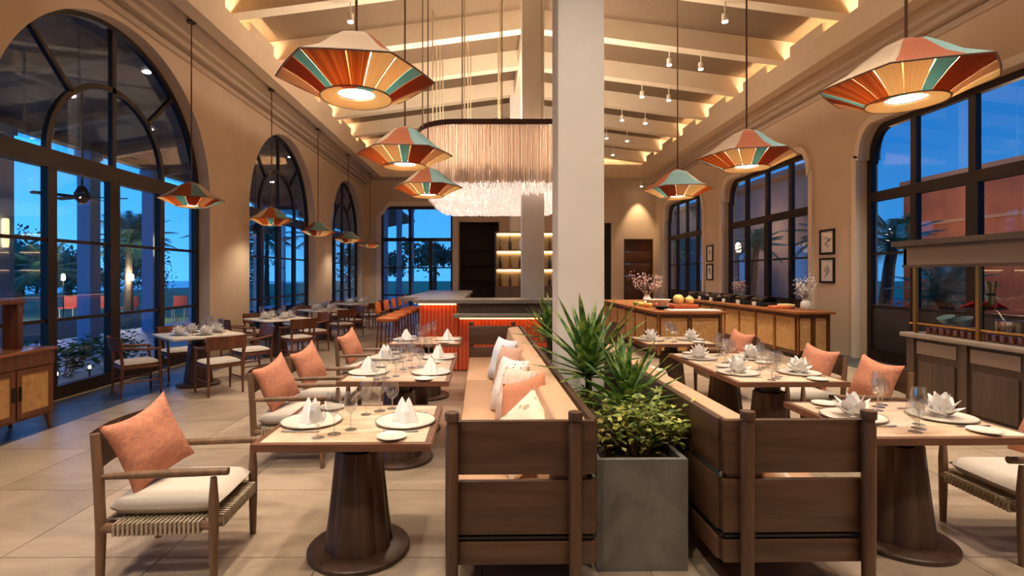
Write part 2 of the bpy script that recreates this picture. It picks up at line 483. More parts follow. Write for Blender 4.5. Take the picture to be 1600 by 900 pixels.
# arched windows on the left
def arched_window(idx, yc, r):
    w = struct('window_%d' % idx)
    xw = XL-.26; th = .07
    def bar(name, a, b, wd=.06, x=xw, t=th):
        a = Vector(a); b = Vector(b); d = b-a; L = d.length; ang = math.atan2(d.y, d.x)
        R = Matrix.Rotation(ang, 3, 'X')
        c = (a+b)/2
        ob(name, cb((x, c.x, c.y), (t, L, wd), bronze, R=R), w)
    ob('arch_frame', strip([(yc-(r-.07)*math.cos(PI*k/40), ZA+(r-.07)*math.sin(PI*k/40)) for k in range(41)], .09, xw-.05, xw+.05, None).mesh('arch_frame', bronze, ang=30), w)
    ob('jamb', sb((xw-.05, yc-r+.0, 0), (xw+.05, yc-r+.08, ZA), bronze), w)
    ob('jamb', sb((xw-.05, yc+r-.08, 0), (xw+.05, yc+r, ZA), bronze), w)
    ob('sill_rail', sb((xw-.05, yc-r+.08, 0), (xw+.05, yc+r-.08, .16), bronze), w)
    ob('transom', sb((xw-.06, yc-r+.08, ZA-.14), (xw+.06, yc+r-.08, ZA+.1), bronze), w)
    ri = r*.52
    ob('inner_arch', strip([(yc-(ri-.04)*math.cos(PI*k/30), ZA+.1+(ri-.04)*math.sin(PI*k/30)) for k in range(31)], .08, xw-.035, xw+.035, None).mesh('inner_arch', bronze, ang=30), w)
    for a in (PI*.27, PI*.73):
        bar('spoke', (yc+ri*math.cos(a), ZA+.1+ri*math.sin(a)), (yc+(r-.04)*math.cos(a), ZA+(r-.04)*math.sin(a)))
    bar('spoke', (yc, ZA+.1), (yc, ZA+r-.04), .08)
    ys = [yc-r+.08, yc-r*.5, yc, yc+r*.5, yc+r-.08]
    for y, wd in ((ys[1], .14), (ys[2], .2), (ys[3], .12)):
        ob('mullion', sb((xw-.05, y-wd/2, .16), (xw+.05, y+wd/2, ZA-.14), bronze), w)
    zs = [.16, 1.03, 2.08, ZA-.14]
    for z in zs[1:3]:
        ob('glazing_bar', sb((xw-.03, yc-r+.08, z-.022), (xw+.03, yc+r-.08, z+.022), bronze), w)
    for i in range(4):
        for k in range(3):
            ob('pane', sb((xw-.004, ys[i]+.02, zs[k]), (xw+.004, ys[i+1]-.02, zs[k+1]), pane_glass), w)
    for s in (-1, 1):
        q = [(yc, ZA+.1)]+[(yc+s*ri*math.cos(PI/2*k/12), ZA+.1+ri*math.sin(PI/2*k/12)) for k in range(13)]
        ob('pane', MB().prism(q, 0, xw-.004, xw+.004).mesh('pane', pane_glass), w)
        for a0, a1 in ((0.02, .27), (.27, .5)):
            q = [(yc+s*ri*math.cos(PI*(a0+(a1-a0)*k/8)), ZA+.1+ri*math.sin(PI*(a0+(a1-a0)*k/8))) for k in range(9)]
            q += [(yc+s*(r-.05)*math.cos(PI*(a1-(a1-a0)*k/8)), ZA+(r-.05)*math.sin(PI*(a1-(a1-a0)*k/8))) for k in range(9)]
            ob('pane', MB().prism(q, 0, xw-.004, xw+.004).mesh('pane', pane_glass), w)
wi = 1
for c, r in LW:
    arched_window(wi, c, r); wi += 1

def square_window(idx, yc, h, top=4.48):
    w = struct('window_%d' % idx)
    xw = XR+.2
    o = notched(yc, h, 3.85, top)
    inn = [(y, z) for y, z in o]
    cy, cz = yc, 2.2
    ob('outer_frame', strip([(cy+(y-cy)*.955, (z*.975)) for y, z in o], .12, xw-.05, xw+.05, None).mesh('outer_frame', bronze, ang=30), w)
    ob('sill_rail', sb((xw-.05, yc-h+.08, 0), (xw+.05, yc+h-.08, .2), bronze), w)
    ob('transom', sb((xw-.06, yc-h+.08, ZA-.12), (xw+.06, yc+h-.08, ZA+.06), bronze), w)
    ys = [yc-h+.08, yc-h*.5, yc, yc+h*.5, yc+h-.08]
    for y, wd in ((ys[1], .12), (ys[2], .2), (ys[3], .12)):
        ob('mullion', sb((xw-.05, y-wd/2, .2), (xw+.05, y+wd/2, ZA-.12), bronze), w)
        ob('upper_mullion', sb((xw-.045, y-.06, ZA+.06), (xw+.045, y+.06, top-.08), bronze), w)
    zs = [.2, 1.03, 2.03, ZA-.12]
    for z in zs[1:3]:
        ob('glazing_bar', sb((xw-.03, yc-h+.08, z-.022), (xw+.03, yc+h-.08, z+.022), bronze), w)
    for i in range(4):
        ob('kick_panel', sb((xw-.02, ys[i]+.02, zs[0]), (xw+.02, ys[i+1]-.02, zs[1]), plain('kick_panel', '37322f', .5), .008), w)
        for k in range(1, 3):
            ob('pane', sb((xw-.004, ys[i]+.02, zs[k]), (xw+.004, ys[i+1]-.02, zs[k+1]), pane_glass), w)
    for i in (1, 2):
        ob('pane', sb((xw-.004, ys[i]+.02, ZA+.06), (xw+.004, ys[i+1]-.02, top-.09), pane_glass), w)
    for s in (-1, 1):
        q = [(yc+s*h*.5, ZA+.06), (yc+s*(h-.03), ZA+.06), (yc+s*(h-.03), 3.85), (yc+s*(h-.2), 4.1), (yc+s*(h-.36), 4.35), (yc+s*(h*.5+.2), top-.09), (yc+s*h*.5, top-.09)]
        ob('pane', MB().prism(q, 0, xw-.004, xw+.004).mesh('pane', pane_glass), w)
for c, r in RW:
    square_window(wi, c, r); wi += 1

# back wall with a tall window, a bar alcove and a timber door
wb = MB()
def bspan(x0, x1, z0, z1): wb.span((x0, YB, z0), (x1, YB+.3, z1))
BWX0, BWX1, BWZ = -4.72, -1.62, 4.62
bspan(XL-.3, BWX0, 0, 6.6); bspan(BWX0, BWX1, BWZ, 6.6); bspan(BWX1, -1.33, 0, 6.6)
bspan(-1.33, .42, 3.95, 6.6); bspan(.42, 5.0, 0, 6.6); bspan(5.0, 5.3, 3.9, 6.6); bspan(5.3, 5.85, 0, 6.6)
bspan(5.85, 7.12, 3.2, 6.6); bspan(7.12, XR+.3, 0, 6.6)
for s, x in ((1, BWX0), (-1, BWX1)):
    wb.prism([(x, BWZ), (x+s*.36, BWZ), (x+s*.2, BWZ-.12), (x+s*.08, BWZ-.32), (x, BWZ-.42)], 1, YB, YB+.3)
struct('wall_back', wb.mesh('wall_back', plaster))
tr = MB()
tr.span((BWX0-.2, YB-.04, 0), (BWX0-.02, YB, BWZ-.45)); tr.span((BWX1+.02, YB-.04, 0), (BWX1+.2, YB, BWZ-.45))
tr.span((BWX0+.35, YB-.04, BWZ+.03), (BWX1-.35, YB, BWZ+.2))
for s, x in ((1, BWX0), (-1, BWX1)):
    tr.prism([(x-s*.2, BWZ-.45), (x-s*.02, BWZ-.45), (x+s*.35, BWZ+.03), (x+s*.35, BWZ+.2)], 1, YB-.04, YB)
struct('trim_%d' % tn, tr.mesh('window_surround', white_plaster)); tn += 1
w = struct('window_%d' % wi); wi += 1
yw = YB+.12
ob('outer_frame', MB().span((BWX0, yw-.04, 0), (BWX0+.08, yw+.04, BWZ)).span((BWX1-.08, yw-.04, 0), (BWX1, yw+.04, BWZ)).span((BWX0, yw-.04, BWZ-.12), (BWX1, yw+.04, BWZ)).span((BWX0, yw-.04, 0), (BWX1, yw+.04, .15)).mesh('outer_frame', bronze), w)
ob('transom', sb((BWX0, yw-.05, 3.1), (BWX1, yw+.05, 3.25), bronze), w)
xm = BWX0+1.25
xs = [BWX0+.08, xm, xm+.95, BWX1-.08]
for x, wd, zt in ((xm, .12, BWZ-.1), (xm+.9, .16, 3.1)):
    ob('mullion', sb((x-wd/2, yw-.05, 0), (x+wd/2, yw+.05, zt), bronze), w)
for z in (.75, 1.95):
    ob('glazing_bar', sb((BWX0, yw-.03, z-.03), (BWX1, yw+.03, z+.03), bronze), w)
for i in range(3):
    for z0, z1 in ((.15, .75), (.75, 1.95), (1.95, 3.1)):
        ob('pane', sb((xs[i], yw-.004, z0), (xs[i+1], yw+.004, z1), pane_glass), w)
ob('pane', sb((xs[0], yw-.004, 3.25), (xm, yw+.004, BWZ-.1), pane_glass), w)
ob('pane', sb((xm, yw-.004, 3.25), (xs[3], yw+.004, BWZ-.1), pane_glass), w)
d = struct('door_1')
dwood = wood('door_wood', '4a2812', '6a3d1b', 0, .5)
for k in range(6):
    ob('plank', sb((5.86, YB+.1, k*.53+.004), (7.11, YB+.18, (k+1)*.53-.004), dwood, .006), d)
ob('door_frame', MB().span((5.85, YB, 0), (5.9, YB+.2, 3.2)).span((7.07, YB, 0), (7.12, YB+.2, 3.2)).span((5.85, YB, 3.15), (7.12, YB+.2, 3.2)).mesh('door_frame', dwood), d)
d = struct('door_2')
ob('door_leaf', sb((5.0, YB+.15, 0), (5.3, YB+.2, 3.9), black), d)
ob('door_frame', sb((5.0, YB+.05, 0), (5.06, YB+.15, 3.9), bronze), d)
# bar alcove behind the back wall
al = struct('wall_alcove', MB().span((-1.5, YB+1.6, 0), (.6, YB+1.7, 4.2)).span((-1.5, YB+.3, 0), (-1.4, YB+1.6, 4.2)).span((.5, YB+.3, 0), (.6, YB+1.6, 4.2)).span((-1.5, YB+.3, 4.0), (.6, YB+1.7, 4.2)).mesh('alcove', wood('alcove_wood', '35221a', '4a3020', 2, .6)))
for x in (-1.3, .37):
    ob('alcove_frame', sb((x-.03, YB+.02, 0), (x+.03, YB+.1, 3.95), black), al)
for k, z in enumerate((1.35, 2.05, 2.75)):
    ob('alcove_shelf', sb((-1.4, YB+1.2, z), (.5, YB+1.6, z+.05), black), al)

# soffit, fascia, cove, vault
soff = MB()
FL, FR, FB = -4.63, 6.42, 21.4
soff.span((XL, YN, ZS), (FL, YB, ZS+.06)); soff.span((FR, YN, ZS), (XR, YB, ZS+.06)); soff.span((FL, FB, ZS), (FR, YB, ZS+.06))
ceil = struct('ceiling', soff.mesh('soffit', plain('soffit_paint', 'c6af97', .8, var=.03)))
fa = MB()
fa.span((FL, YN, ZS-.02), (FL+.09, FB, ZS+.48)); fa.span((FR-.09, YN, ZS-.02), (FR, FB, ZS+.48)); fa.span((FL, FB-.09, ZS-.02), (FR, FB, ZS+.48))
fa.span((FL-.12, YN, ZS-.05), (FL+.14, FB, ZS+.03)); fa.span((FR-.14, YN, ZS-.05), (FR+.12, FB, ZS+.03)); fa.span((FL, FB-.14, ZS-.05), (FR, FB+.12, ZS+.03))
ob('fascia', fa.mesh('fascia', plain('fascia_paint', 'd9c0a0', .8, var=.03)), ceil)
for sx, x0 in ((1, XL), (-1, XR)):
    for k, (dx, dz) in enumerate(((.3, .07), (.17, .16), (.06, .3))):
        ob('crown_moulding', sb((x0, YN, ZS-dz), (x0+sx*dx, YB, ZS-dz+.1), plain('soffit_paint', 'c6af97', .8)), ceil)
RZ0, RZ1 = 6.25, 6.97
def vz(x): return RZ0+(RZ1-RZ0)*(1-abs(x-XC)/(XC-FL))
for s in (-1, 1):
    xe = XL-.3 if s < 0 else XR+.3
    m = MB().prism([(xe, vz(xe)+.42), (XC, RZ1+.42), (XC, RZ1+.5), (xe, vz(xe)+.5)], 1, YN, YB+.3)
    ob('vault_slope', m.mesh('vault_slope', rattan), ceil)
RY = [-.8, 1.2, 3.2, 5.2, 7.2, 9.2, 11.2, 13.2, 15.2, 17.2, 19.2, 21.1]
rm = {}
for s in (-1, 1):
    xe = FL-.35 if s < 0 else FR+.35
    rm[s] = MB().prism([(xe, vz(xe)), (XC, RZ1), (XC, RZ1+.42), (xe, vz(xe)+.42)], 1, -.13, .13).mesh('rafter', beam_paint)
for y in RY:
    for s in (-1, 1): ob('rafter', rm[s], ceil, loc=(0, y, 0))
ob('ridge_beam', sb((XC-.15, YN, RZ1-.05), (XC+.15, YB, RZ1+.5), beam_paint), ceil)
gb = MB()
for y0 in (YB, YN-.25):
    gb.prism([(XL-.3, 6.0), (XR+.3, 6.0), (XR+.3, 6.7), (XC, 7.6), (XL-.3, 6.7)], 1, y0, y0+.25)
ob('gable', gb.mesh('gable', plaster), ceil)
led = glow('cove_light_strip', (1.0, .79, .50), 58)
for s, x in ((1, FL-.2), (-1, FR+.2)):
    for a, b in zip(RY[:-1], RY[1:]):
        ob('cove_light', sb((x-.03, a+.25, ZS+.2), (x+.03, b-.25, ZS+.23), led), ceil)
        xf = FL if s > 0 else FR-.09
        ob('cove_upstand', sb((xf, a+.55, ZS+.48), (xf+.09, b-.4, ZS+.68), MATS['fascia_paint'], .006), ceil)
ob('cove_light', sb((FL+.4, FB+.12, ZS+.2), (FR-.4, FB+.18, ZS+.23), led), ceil)

# columns standing in the planting bed
for k, (cx, cy) in enumerate((((.60+1.01)/2, 4.705), (.80, 9.6), (.80, 15.3))):
    c = tag(struct('column'), ['large pale square column in the planter, nearest', 'pale square column rising through the chandelier', 'farthest pale square column behind the bar'][k], 'column')
    ob('shaft', sb((cx-.205, cy-.205, 0), (cx+.205, cy+.205, 7.15), column_paint, .012), c)
    ob('base_block', sb((cx-.23, cy-.23, 0), (cx+.23, cy+.23, .12), column_paint, .01), c)

# ------------------------------------------------------------------ banquettes
def bench(side):
    """side -1: seat faces left (bench left of the planter); +1: mirrored"""
    Y0, Y1 = 2.62, 7.5
    if side < 0: xo, xf, lab = .54, -.22, 'long walnut banquette with tan seat left of the grey planter'
    else: xo, xf, lab = 1.2, 1.96, 'long walnut banquette with tan seat right of the grey planter'
    s = 1 if xf > xo else -1          # direction from back plane to seat front
    t = thing('banquette', lab, 'bench', G(0, Y0), TH)
    def X(d): return xo+s*d           # d = distance from the back plane
    W = abs(xf-xo); L = Y1-Y0
    bands = ((.605, .877), (.30, .57), (.146, .26))
    for y in (0, L):
        for z0, z1 in bands:
            ob('end_board', sb((X(0), y-.018, z0), (X(W), y+.018, z1), walnut_x, .004), t)
        ob('metal_rod', sb((X(.01), y-.008, .272), (X(W-.01), y+.008, .286), black), t)
    for z0, z1 in bands:
        n = 3
        for k in range(n):
            ob('back_board', sb((X(-.018), .02+k*(L-.04)/n+.004, z0), (X(.018), .02+(k+1)*(L-.04)/n-.004, z1), walnut_y, .004), t)
    ob('metal_rod', sb((X(-.008), 0, .272), (X(.008), L, .286), black), t)
    ob('metal_strip', sb((X(-.004), .02, .574), (X(.012), L-.02, .601), plain('brushed_strip', 'aab2bd', .35, metal=.8)), t)
    post = MB().lathe([(.026, 0), (.031, .06), (.034, .4), (.033, .86), (.027, .872), (.027, .885), (.036, .892), (.037, .925), (.034, .932)], 20).mesh('post', walnut_v)
    for d in (.108, W-.03):
        for y in (-.045, L+.045):
            ob('post', post, t, loc=(X(d), y, 0))
    for y in (L/3, 2*L/3):
        ob('post', post, t, loc=(X(W-.03), y, 0), scale=(1, 1, .36))
    ob('seat_frame', sb((X(.02), .03, .24), (X(W-.02), L-.03, .33), walnut_y, .005), t)
    for k in range(3):
        a = .02+k*(L-.04)/3
        ob('seat_cushion', sb((X(.12), a+.004, .33), (X(W-.005), a+(L-.04)/3-.004, .425), leather, .025), t)
        m = MB().prism([(X(.03), .42), (X(.26), .42), (X(.19), .855), (X(.035), .875)], 1, a+.003, a+(L-.04)/3-.003)
        ob('back_cushion', m.mesh('back_cushion', plain('pale_leather', 'cca482', .5, var=.04, scale=4), bevel=.02), t)
bench(-1); bench(1)

# ------------------------------------------------------------------ tables
def lob(n, a): return lambda t: 1+a*abs(math.cos(n*t/2))
ped = MB().lathe([(.118, .585), (.13, .6), (.137, .59), (.15, .45), (.175, .22), (.195, .06), (.2, .03)][::-1], 96, lobe=lambda t: .9+.1*abs(math.sin(4*t))).mesh('pedestal', pedestal_wood)
ped_cap = MB().lathe([(.085, .57), (.085, .69), (.15, .70), (.15, .713)], 32).mesh('neck', black)
ped_base = MB().lathe([(.29, 0), (.295, .008), (.295, .026), (.285, .034), (.19, .04)], 48).mesh('base_plate', pedestal_wood)
def table_kit(w, l, peds):
    k = Kit()
    e = .035
    fr = MB()
    fr.span((-w/2, -l/2, .712), (w/2, -l/2+e, .75)); fr.span((-w/2, l/2-e, .712), (w/2, l/2, .75))
    fr.span((-w/2, -l/2+e, .712), (-w/2+e, l/2-e, .75)); fr.span((w/2-e, -l/2+e, .712), (w/2, l/2-e, .75))
    k.put('wood_edge', fr.mesh('wood_edge', table_edge))
    k.put('stone_top', sb((-w/2+e, -l/2+e, .716), (w/2-e, l/2-e, .7515), travertine))
    for y in peds:
        k.put('pedestal', ped, Matrix.Translation((0, y, 0)))
        k.put('neck', ped_cap, Matrix.Translation((0, y, 0)))
        k.put('base_plate', ped_base, Matrix.Translation((0, y, 0)))
    return k
K2 = table_kit(.925, .8, (0,)); K4 = table_kit(.92, 1.56, (-.42, .42))
LX, RXT = -.765, 2.50
tables = [
    ('L1', K2, LX, 3.03, 'square stone-topped table nearest the camera, left of the planter'),
    ('L2', K4, LX, 4.95, 'long stone-topped table in the middle of the left banquette'),
    ('L3', K2, LX, 6.85, 'square stone-topped table at the bar end of the left banquette'),
    ('R1', K2, RXT, 3.13, 'square stone-topped table nearest the camera, right of the planter'),
    ('R2', K4, RXT, 4.93, 'long stone-topped table in the middle of the right banquette'),
    ('R3', K2, RXT, 6.85, 'square stone-topped table at the far end of the right banquette')]
for key, k, x, y, lab in tables:
    place(k, 'dining_table', lab, 'table', G(x, y), TH, 'tables along the banquettes')

# ------------------------------------------------------------------ lounge armchair (faces +x)
def armchair_kit():
    k = Kit()
    for s in (-1, 1):
        y = s*.262
        k.put('back_post', MB().tube([(-.285, y, 0), (-.28, y, .3), (-.29, y, .55), (-.31, y, .8)], [.02, .026, .026, .022], 10).mesh('back_post', chair_wood))
        k.put('front_leg', MB().tube([(.285, y, 0), (.285, y, .2), (.285, y, .42), (.285, y, .56)], [.018, .024, .026, .016], 10).mesh('front_leg', chair_wood))
        k.put('armrest', MB().tube([(-.29, y, .575), (-.1, y, .582), (.2, y, .588), (.36, y, .59)], [.014, .021, .022, .02], 12).mesh('armrest', chair_wood))
        k.put('side_rail', MB().tube([(-.28, y, .31), (.285, y, .31)], .026, 8).mesh('side_rail', chair_wood))
    k.put('front_rail', MB().tube([(.285, -.26, .31), (.285, .26, .31)], .026, 8).mesh('front_rail', chair_wood))
    k.put('rear_rail', MB().tube([(-.28, -.26, .31), (-.28, .26, .31)], .026, 8).mesh('rear_rail', chair_wood))
    def bk(u, v):
        y = -.255+.51*u; z = .6+.2*v
        return (-.30-.045*math.sin(PI*u)-.02*v, y, z)
    b = MB().grid(bk, 10, 4); b.grid(lambda u, v: tuple(a+c for a, c in zip(bk(u, v), (-.02, 0, 0))), 10, 4)
    b.prism([(0, 0)]*0 or [(-.30, .6), (-.32, .6), (-.34, .8), (-.32, .8)], 1, -.255, -.25)
    k.put('backrest', b.mesh('backrest', walnut_x))
    wv = MB(); 
    for i in range(19):
        x = -.2+.42*i/18
        for s in (-1, 1): wv.box((x, s*.262, .31), (.013, .064, .064))
        wv.tube([(x, -.26, .338), (x, .26, .338)], .007, 4)
    for i in range(17):
        y = -.21+.42*i/16
        wv.box((.285, y, .31), (.064, .013, .064))
        wv.tube([(-.28, y, .332), (.285, y, .332)], .007, 4)
    k.put('woven_cord', wv.mesh('woven_cord', cordweave), kind='stuff')
    def cu(u, v):
        a, b2 = 2*u-1, 2*PI*v
        return None
    k.put('seat_cushion', soft_box(.56, .48, .1, seat_cloth, (0.01, 0, .40)))
    return k
def soft_box(w, l, h, mat, c, puff=.02):
    """cushion: rounded slab with a welt round its middle"""
    m = MB(); n = 14
    def edge(t): return (1-abs(t)**6)
    for sg in (1, -1):
        def fn(u, v, sg=sg):
            a, b = 2*u-1, 2*v-1
            q = max(abs(a), abs(b))
            hgt = (h/2)*(max(0, 1-abs(a)**9)*max(0, 1-abs(b)**9))**.45
            hgt += puff*.5*(1-a*a)*(1-b*b)
            r = 1-.035*(abs(a*b))**3
            return (c[0]+a*w/2*r, c[1]+b*l/2*r, c[2]+sg*hgt)
        m.grid(fn, n, n)
    return m.mesh('cushion', mat, ang=80)
def pillow(size, thick, mat, name='pillow', seed=0, dent=.0):
    m = MB(); n = 17; rnd = random.Random(seed)
    ph = [rnd.uniform(0, 6) for _ in range(4)]
    for sg in (1, -1):
        def fn(u, v, sg=sg):
            a, b = 2*u-1, 2*v-1
            t = (max(0, 1-a*a)*max(0, 1-b*b))**.5
            w = thick/2*t*(1+.08*math.sin(4*a+ph[0])+.08*math.sin(5*b+ph[1]))
            k = 1-.10*(1-b*b)*a*a*0 
            px = a*(1-.09*(1-b*b)); py = b*(1-.09*(1-a*a))
            py -= dent*(max(0, b))*(1-a*a)
            return (sg*w, px*size/2, py*size/2)
        m.grid(fn, n, n)
    return m.mesh(name, mat, ang=100)
KA = armchair_kit()
P_TERRA = pillow(.43, .16, terracotta_cloth, seed=3, dent=.12)
# (x, y, angle) ; left row faces +x, right row faces -x
arm = [(-1.745, 2.93, .05, 'front', 'at the nearest left table'),
       (-1.67, 4.55, .03, 'second', 'at the near end of the long left table'),
       (-1.67, 5.4, .02, 'third', 'at the far end of the long left table'),
       (-1.6, 6.85, .02, 'fourth', 'at the left table by the bar')]
armr = [(3.27, 3.1, PI-.06, 'a', 'at the nearest right table'),
        (3.28, 4.58, PI-.05, 'b', 'at the near end of the long right table'),
        (3.28, 5.36, PI+.02, 'c', 'at the far end of the long right table'),
        (3.22, 6.85, PI, 'd', 'at the far right table')]
for x, y, a, nm, where in arm+armr:
    place(KA, 'armchair', 'low oak armchair with woven cord seat '+where, 'armchair', G(x, y), a+TH, 'armchairs along the tables')
    g = Vector(G(x, y)); c, s = math.cos(a+TH), math.sin(a+TH)
    fwd = -.185
    q = g+Vector((c*fwd, s*fwd, 0))
    turn = -.35 if c > 0 else .2
    single(P_TERRA, 'throw_pillow', 'terracotta woven square pillow on the armchair '+where, 'pillow', (q.x, q.y, .675), 0, 'terracotta pillows',
           rot=(Matrix.Rotation(a+TH+turn, 3, 'Z') @ Matrix.Rotation(-.32, 3, 'Y') @ Matrix.Rotation(.24 if c > 0 else -.12, 3, 'X')).to_euler())
# ------------------------------------------------------------------ pillows on the banquettes
dots = spotted('dotted_linen', 'e6ddd2', '55565c', 22, .16)
floral = spotted('floral_linen', 'ead9c0', 'b9a486', 14, .25)
pinkish = plain('dusty_pink_cloth', 'cfa08a', .9, var=.1, scale=30)
paleblue = plain('pale_cloth', 'd5dae2', .9, var=.06, scale=30)
rust = plain('rust_cloth', 'c57f5d', .9, var=.12, scale=50)
PW = lambda m, s, k: pillow(s, .17, m, seed=k)
striped = wood('striped_pink_cloth', 'c99c84', 'e2cdbb', 2, .9, 14)
bp = [(.21, 3.12, .645, floral, .44, -.62, -.55, .75, 'cream floral pillow slumped at the near end of the left banquette'),
      (.255, 3.62, .665, rust, .46, .35, -.3, .6, 'rust pillow second from the near end of the left banquette'),
      (.22, 3.98, .665, striped, .47, .1, -.3, .45, 'pink streaked pillow behind the rust one on the left banquette'),
      (.19, 4.38, .67, dots, .5, .05, -.3, .4, 'white dotted pillow in the middle of the left banquette'),
      (.23, 5.25, .665, pinkish, .47, .1, -.28, .4, 'dusty pink pillow toward the bar end of the left banquette'),
      (.19, 5.75, .67, paleblue, .5, .0, -.3, .4, 'pale grey-white pillow at the bar end of the left banquette')]
for x, y, z, m, sz, roll, lean, yaw, lab in bp:
    single(PW(m, sz, int(y*100)), 'throw_pillow', lab, 'pillow', G(x, y, z), group='banquette pillows',
           rot=(Matrix.Rotation(TH+PI+yaw, 3, 'Z') @ Matrix.Rotation(lean, 3, 'Y') @ Matrix.Rotation(roll, 3, 'X')).to_euler())
for x, y, m, lab in ((1.60, 3.15, floral, 'cream floral pillow at the near end of the right banquette'), (1.55, 4.6, dots, 'white dotted pillow in the middle of the right banquette'), (1.55, 5.7, rust, 'rust pillow at the far end of the right banquette')):
    single(PW(m, .42, int(y*77)), 'throw_pillow', lab, 'pillow', G(x, y, .62 if y > 4 else .5), group='banquette pillows',
           rot=(Matrix.Rotation(TH+.2, 3, 'Z') @ Matrix.Rotation(-.3 if y > 4 else -1.0, 3, 'Y')).to_euler())

# ------------------------------------------------------------------ place settings
plate_m = MB().lathe([(.0, .003), (.11, .003), (.165, .008), (.173, .011), (.17, .014), (.12, .009), (.11, .008), (0, .008)], 48, caps=False).mesh('plate', china)
rim_m = MB().lathe([(.171, .008), (.176, .010), (.176, .014), (.171, .016), (.169, .012)], 48, caps=False).mesh('plate_rim', plain('pewter_rim', 'a39a8c', .3, metal=.7))
bread_m = MB().lathe([(0, .004), (.05, .004), (.078, .012), (.08, .016), (.05, .01), (0, .009)], 32, caps=False).mesh('bread_plate', china)
knob = MB()
wine_m = MB().lathe([(.0, .001), (.036, .001), (.036, .003), (.008, .007), (.0045, .02), (.0045, .095), (.012, .105), (.034, .128), (.042, .155), (.041, .19), (.034, .235)], 24, caps=False).mesh('wine_glass', thin_glass)
goblet_m = MB().lathe([(.0, .001), (.034, .001), (.034, .003), (.007, .007), (.005, .02), (.005, .06), (.014, .068), (.036, .088), (.043, .115), (.04, .15), (.034, .175)], 24, caps=False).mesh('water_goblet', thin_glass)
def napkin_tall(seed):
    rnd = random.Random(seed); m = MB(); N = 28
    ph = rnd.uniform(0, 6)
    def fn(u, v):
        a = 2*PI*u
        pk = .75+.25*abs(math.cos(a*1.0+ph))
        h = .165*v*(pk if v > .6 else 1-.0*(v))
        r = (.075*(1-v)**.8+.012+.012*v)*(1+.22*math.cos(5*a+ph)*(1-.5*v))
        return (r*math.cos(a)*1.0, r*math.sin(a)*.8, h+.002)
    m.grid(fn, N, 9, cu=True)
    return m.mesh('napkin', linen, ang=60)
def napkin_lotus(seed):
    rnd = random.Random(seed); m = MB()
    for ring, (n, tilt, ln, wd) in enumerate(((6, 1.0, .11, .05), (5, .55, .13, .05), (4, .2, .14, .045))):
        for k in range(n):
            a = 2*PI*(k+.5*ring)/n+rnd.uniform(-.15, .15)
            tl = tilt+rnd.uniform(-.1, .1)
            def fn(u, v):
                s = (2*v-1)*wd*math.sin(PI*(.12+.82*u)**.8)
                out = .02+ln*u*math.sin(tl); z = .004+ln*u*math.cos(tl)-.3*abs(2*v-1)*wd*(1-u)*0
                out -= .35*abs(s)
                x = out*math.cos(a)-s*math.sin(a); y = out*math.sin(a)+s*math.cos(a)
                return (x, y, max(.003, z))
            m.grid(fn, 6, 5)
    return m.mesh('napkin', linen, ang=60)
NT = [napkin_tall(i) for i in range(3)]; NL = [napkin_lotus(i) for i in range(3)]
def cutl(kind):
    m = MB()
    m.tube([(-.1, 0, .004), (-.03, 0, .004), (.02, 0, .005)], [.0055, .004, .003], 6)
    if kind == 'fork':
        m.box((.035, 0, .005), (.03, .02, .003))
        for y in (-.0085, -.003, .003, .0085): m.box((.072, y, .006), (.05, .0028, .0022))
    else:
        m.prism([(.02, -.004), (.1, -.008), (.112, .004), (.1, .008), (.02, .005)], 2, .003, .0055)
    return m.mesh(kind, steel)
fork_m, knife_m = cutl('fork'), cutl('knife')
sn = [0]
def setting(x, y, rot, who, tall=True, full=True):
    """one place: the diner at (x,y) looks along rot"""
    R = Matrix.Rotation(rot+TH, 3, 'Z'); o = Vector(G(x, y, .752))
    def at(p): q = o+R @ Vector((p[0], p[1], 0)); return (q.x, q.y, q.z+(p[2] if len(p) > 2 else 0))
    sn[0] += 1
    t = thing('dinner_plate', 'white charger plate with pewter rim, '+who, 'plate', at((0, 0)), rot, 'charger plates')
    ob('plate', plate_m, t); ob('rim', rim_m, t)
    single((NT if tall else NL)[sn[0] % 3], 'napkin', ('tall folded' if tall else 'lotus-folded')+' white napkin, '+who, 'napkin', at((0, 0, .008)), rot+sn[0]*1.3, 'folded napkins', scale=.85 if tall else 1.0)
    single(bread_m, 'bread_plate', 'small white bread plate, '+who, 'plate', at((.03, .3)), rot, 'bread plates')
    single(fork_m, 'fork', 'steel dinner fork, '+who, 'fork', at((0, .2)), rot+TH, 'dinner forks')
    single(knife_m, 'knife', 'steel dinner knife, '+who, 'knife', at((0, -.2)), rot+TH, 'dinner knives')
    single(wine_m, 'wine_glass', 'taller stemmed wine glass, '+who, 'glass', at((.2, -.24)), 0, 'wine glasses')
    single(wine_m, 'wine_glass', 'shorter stemmed wine glass, '+who, 'glass', at((.27, -.16)), 0, 'wine glasses', scale=.9)
    if full: single(goblet_m, 'water_goblet', 'wide water goblet, '+who, 'glass', at((.13, -.3)), 0, 'water goblets')
LC, LB, RB, RC = LX-.28, LX+.275, RXT-.27, RXT+.27
setting(LC, 3.03, 0, 'chair side of nearest left table'); setting(LB, 3.03, PI, 'banquette side of nearest left table')
for y, e in ((4.55, 'near'), (5.36, 'far')):
    setting(LC, y, 0, 'chair side, %s end of long left table' % e); setting(LB, y, PI, 'banquette side, %s end of long left table' % e)
setting(LC, 6.85, 0, 'chair side of left table by the bar', full=False); setting(LB, 6.85, PI, 'banquette side of left table by the bar', full=False)
setting(RB, 3.13, 0, 'banquette side of nearest right table', False); setting(RC, 3.13, PI, 'chair side of nearest right table', False)
for y, e in ((4.53, 'near'), (5.34, 'far')):
    setting(RB, y, 0, 'banquette side, %s end of long right table' % e, False); setting(RC, y, PI, 'chair side, %s end of long right table' % e, False)
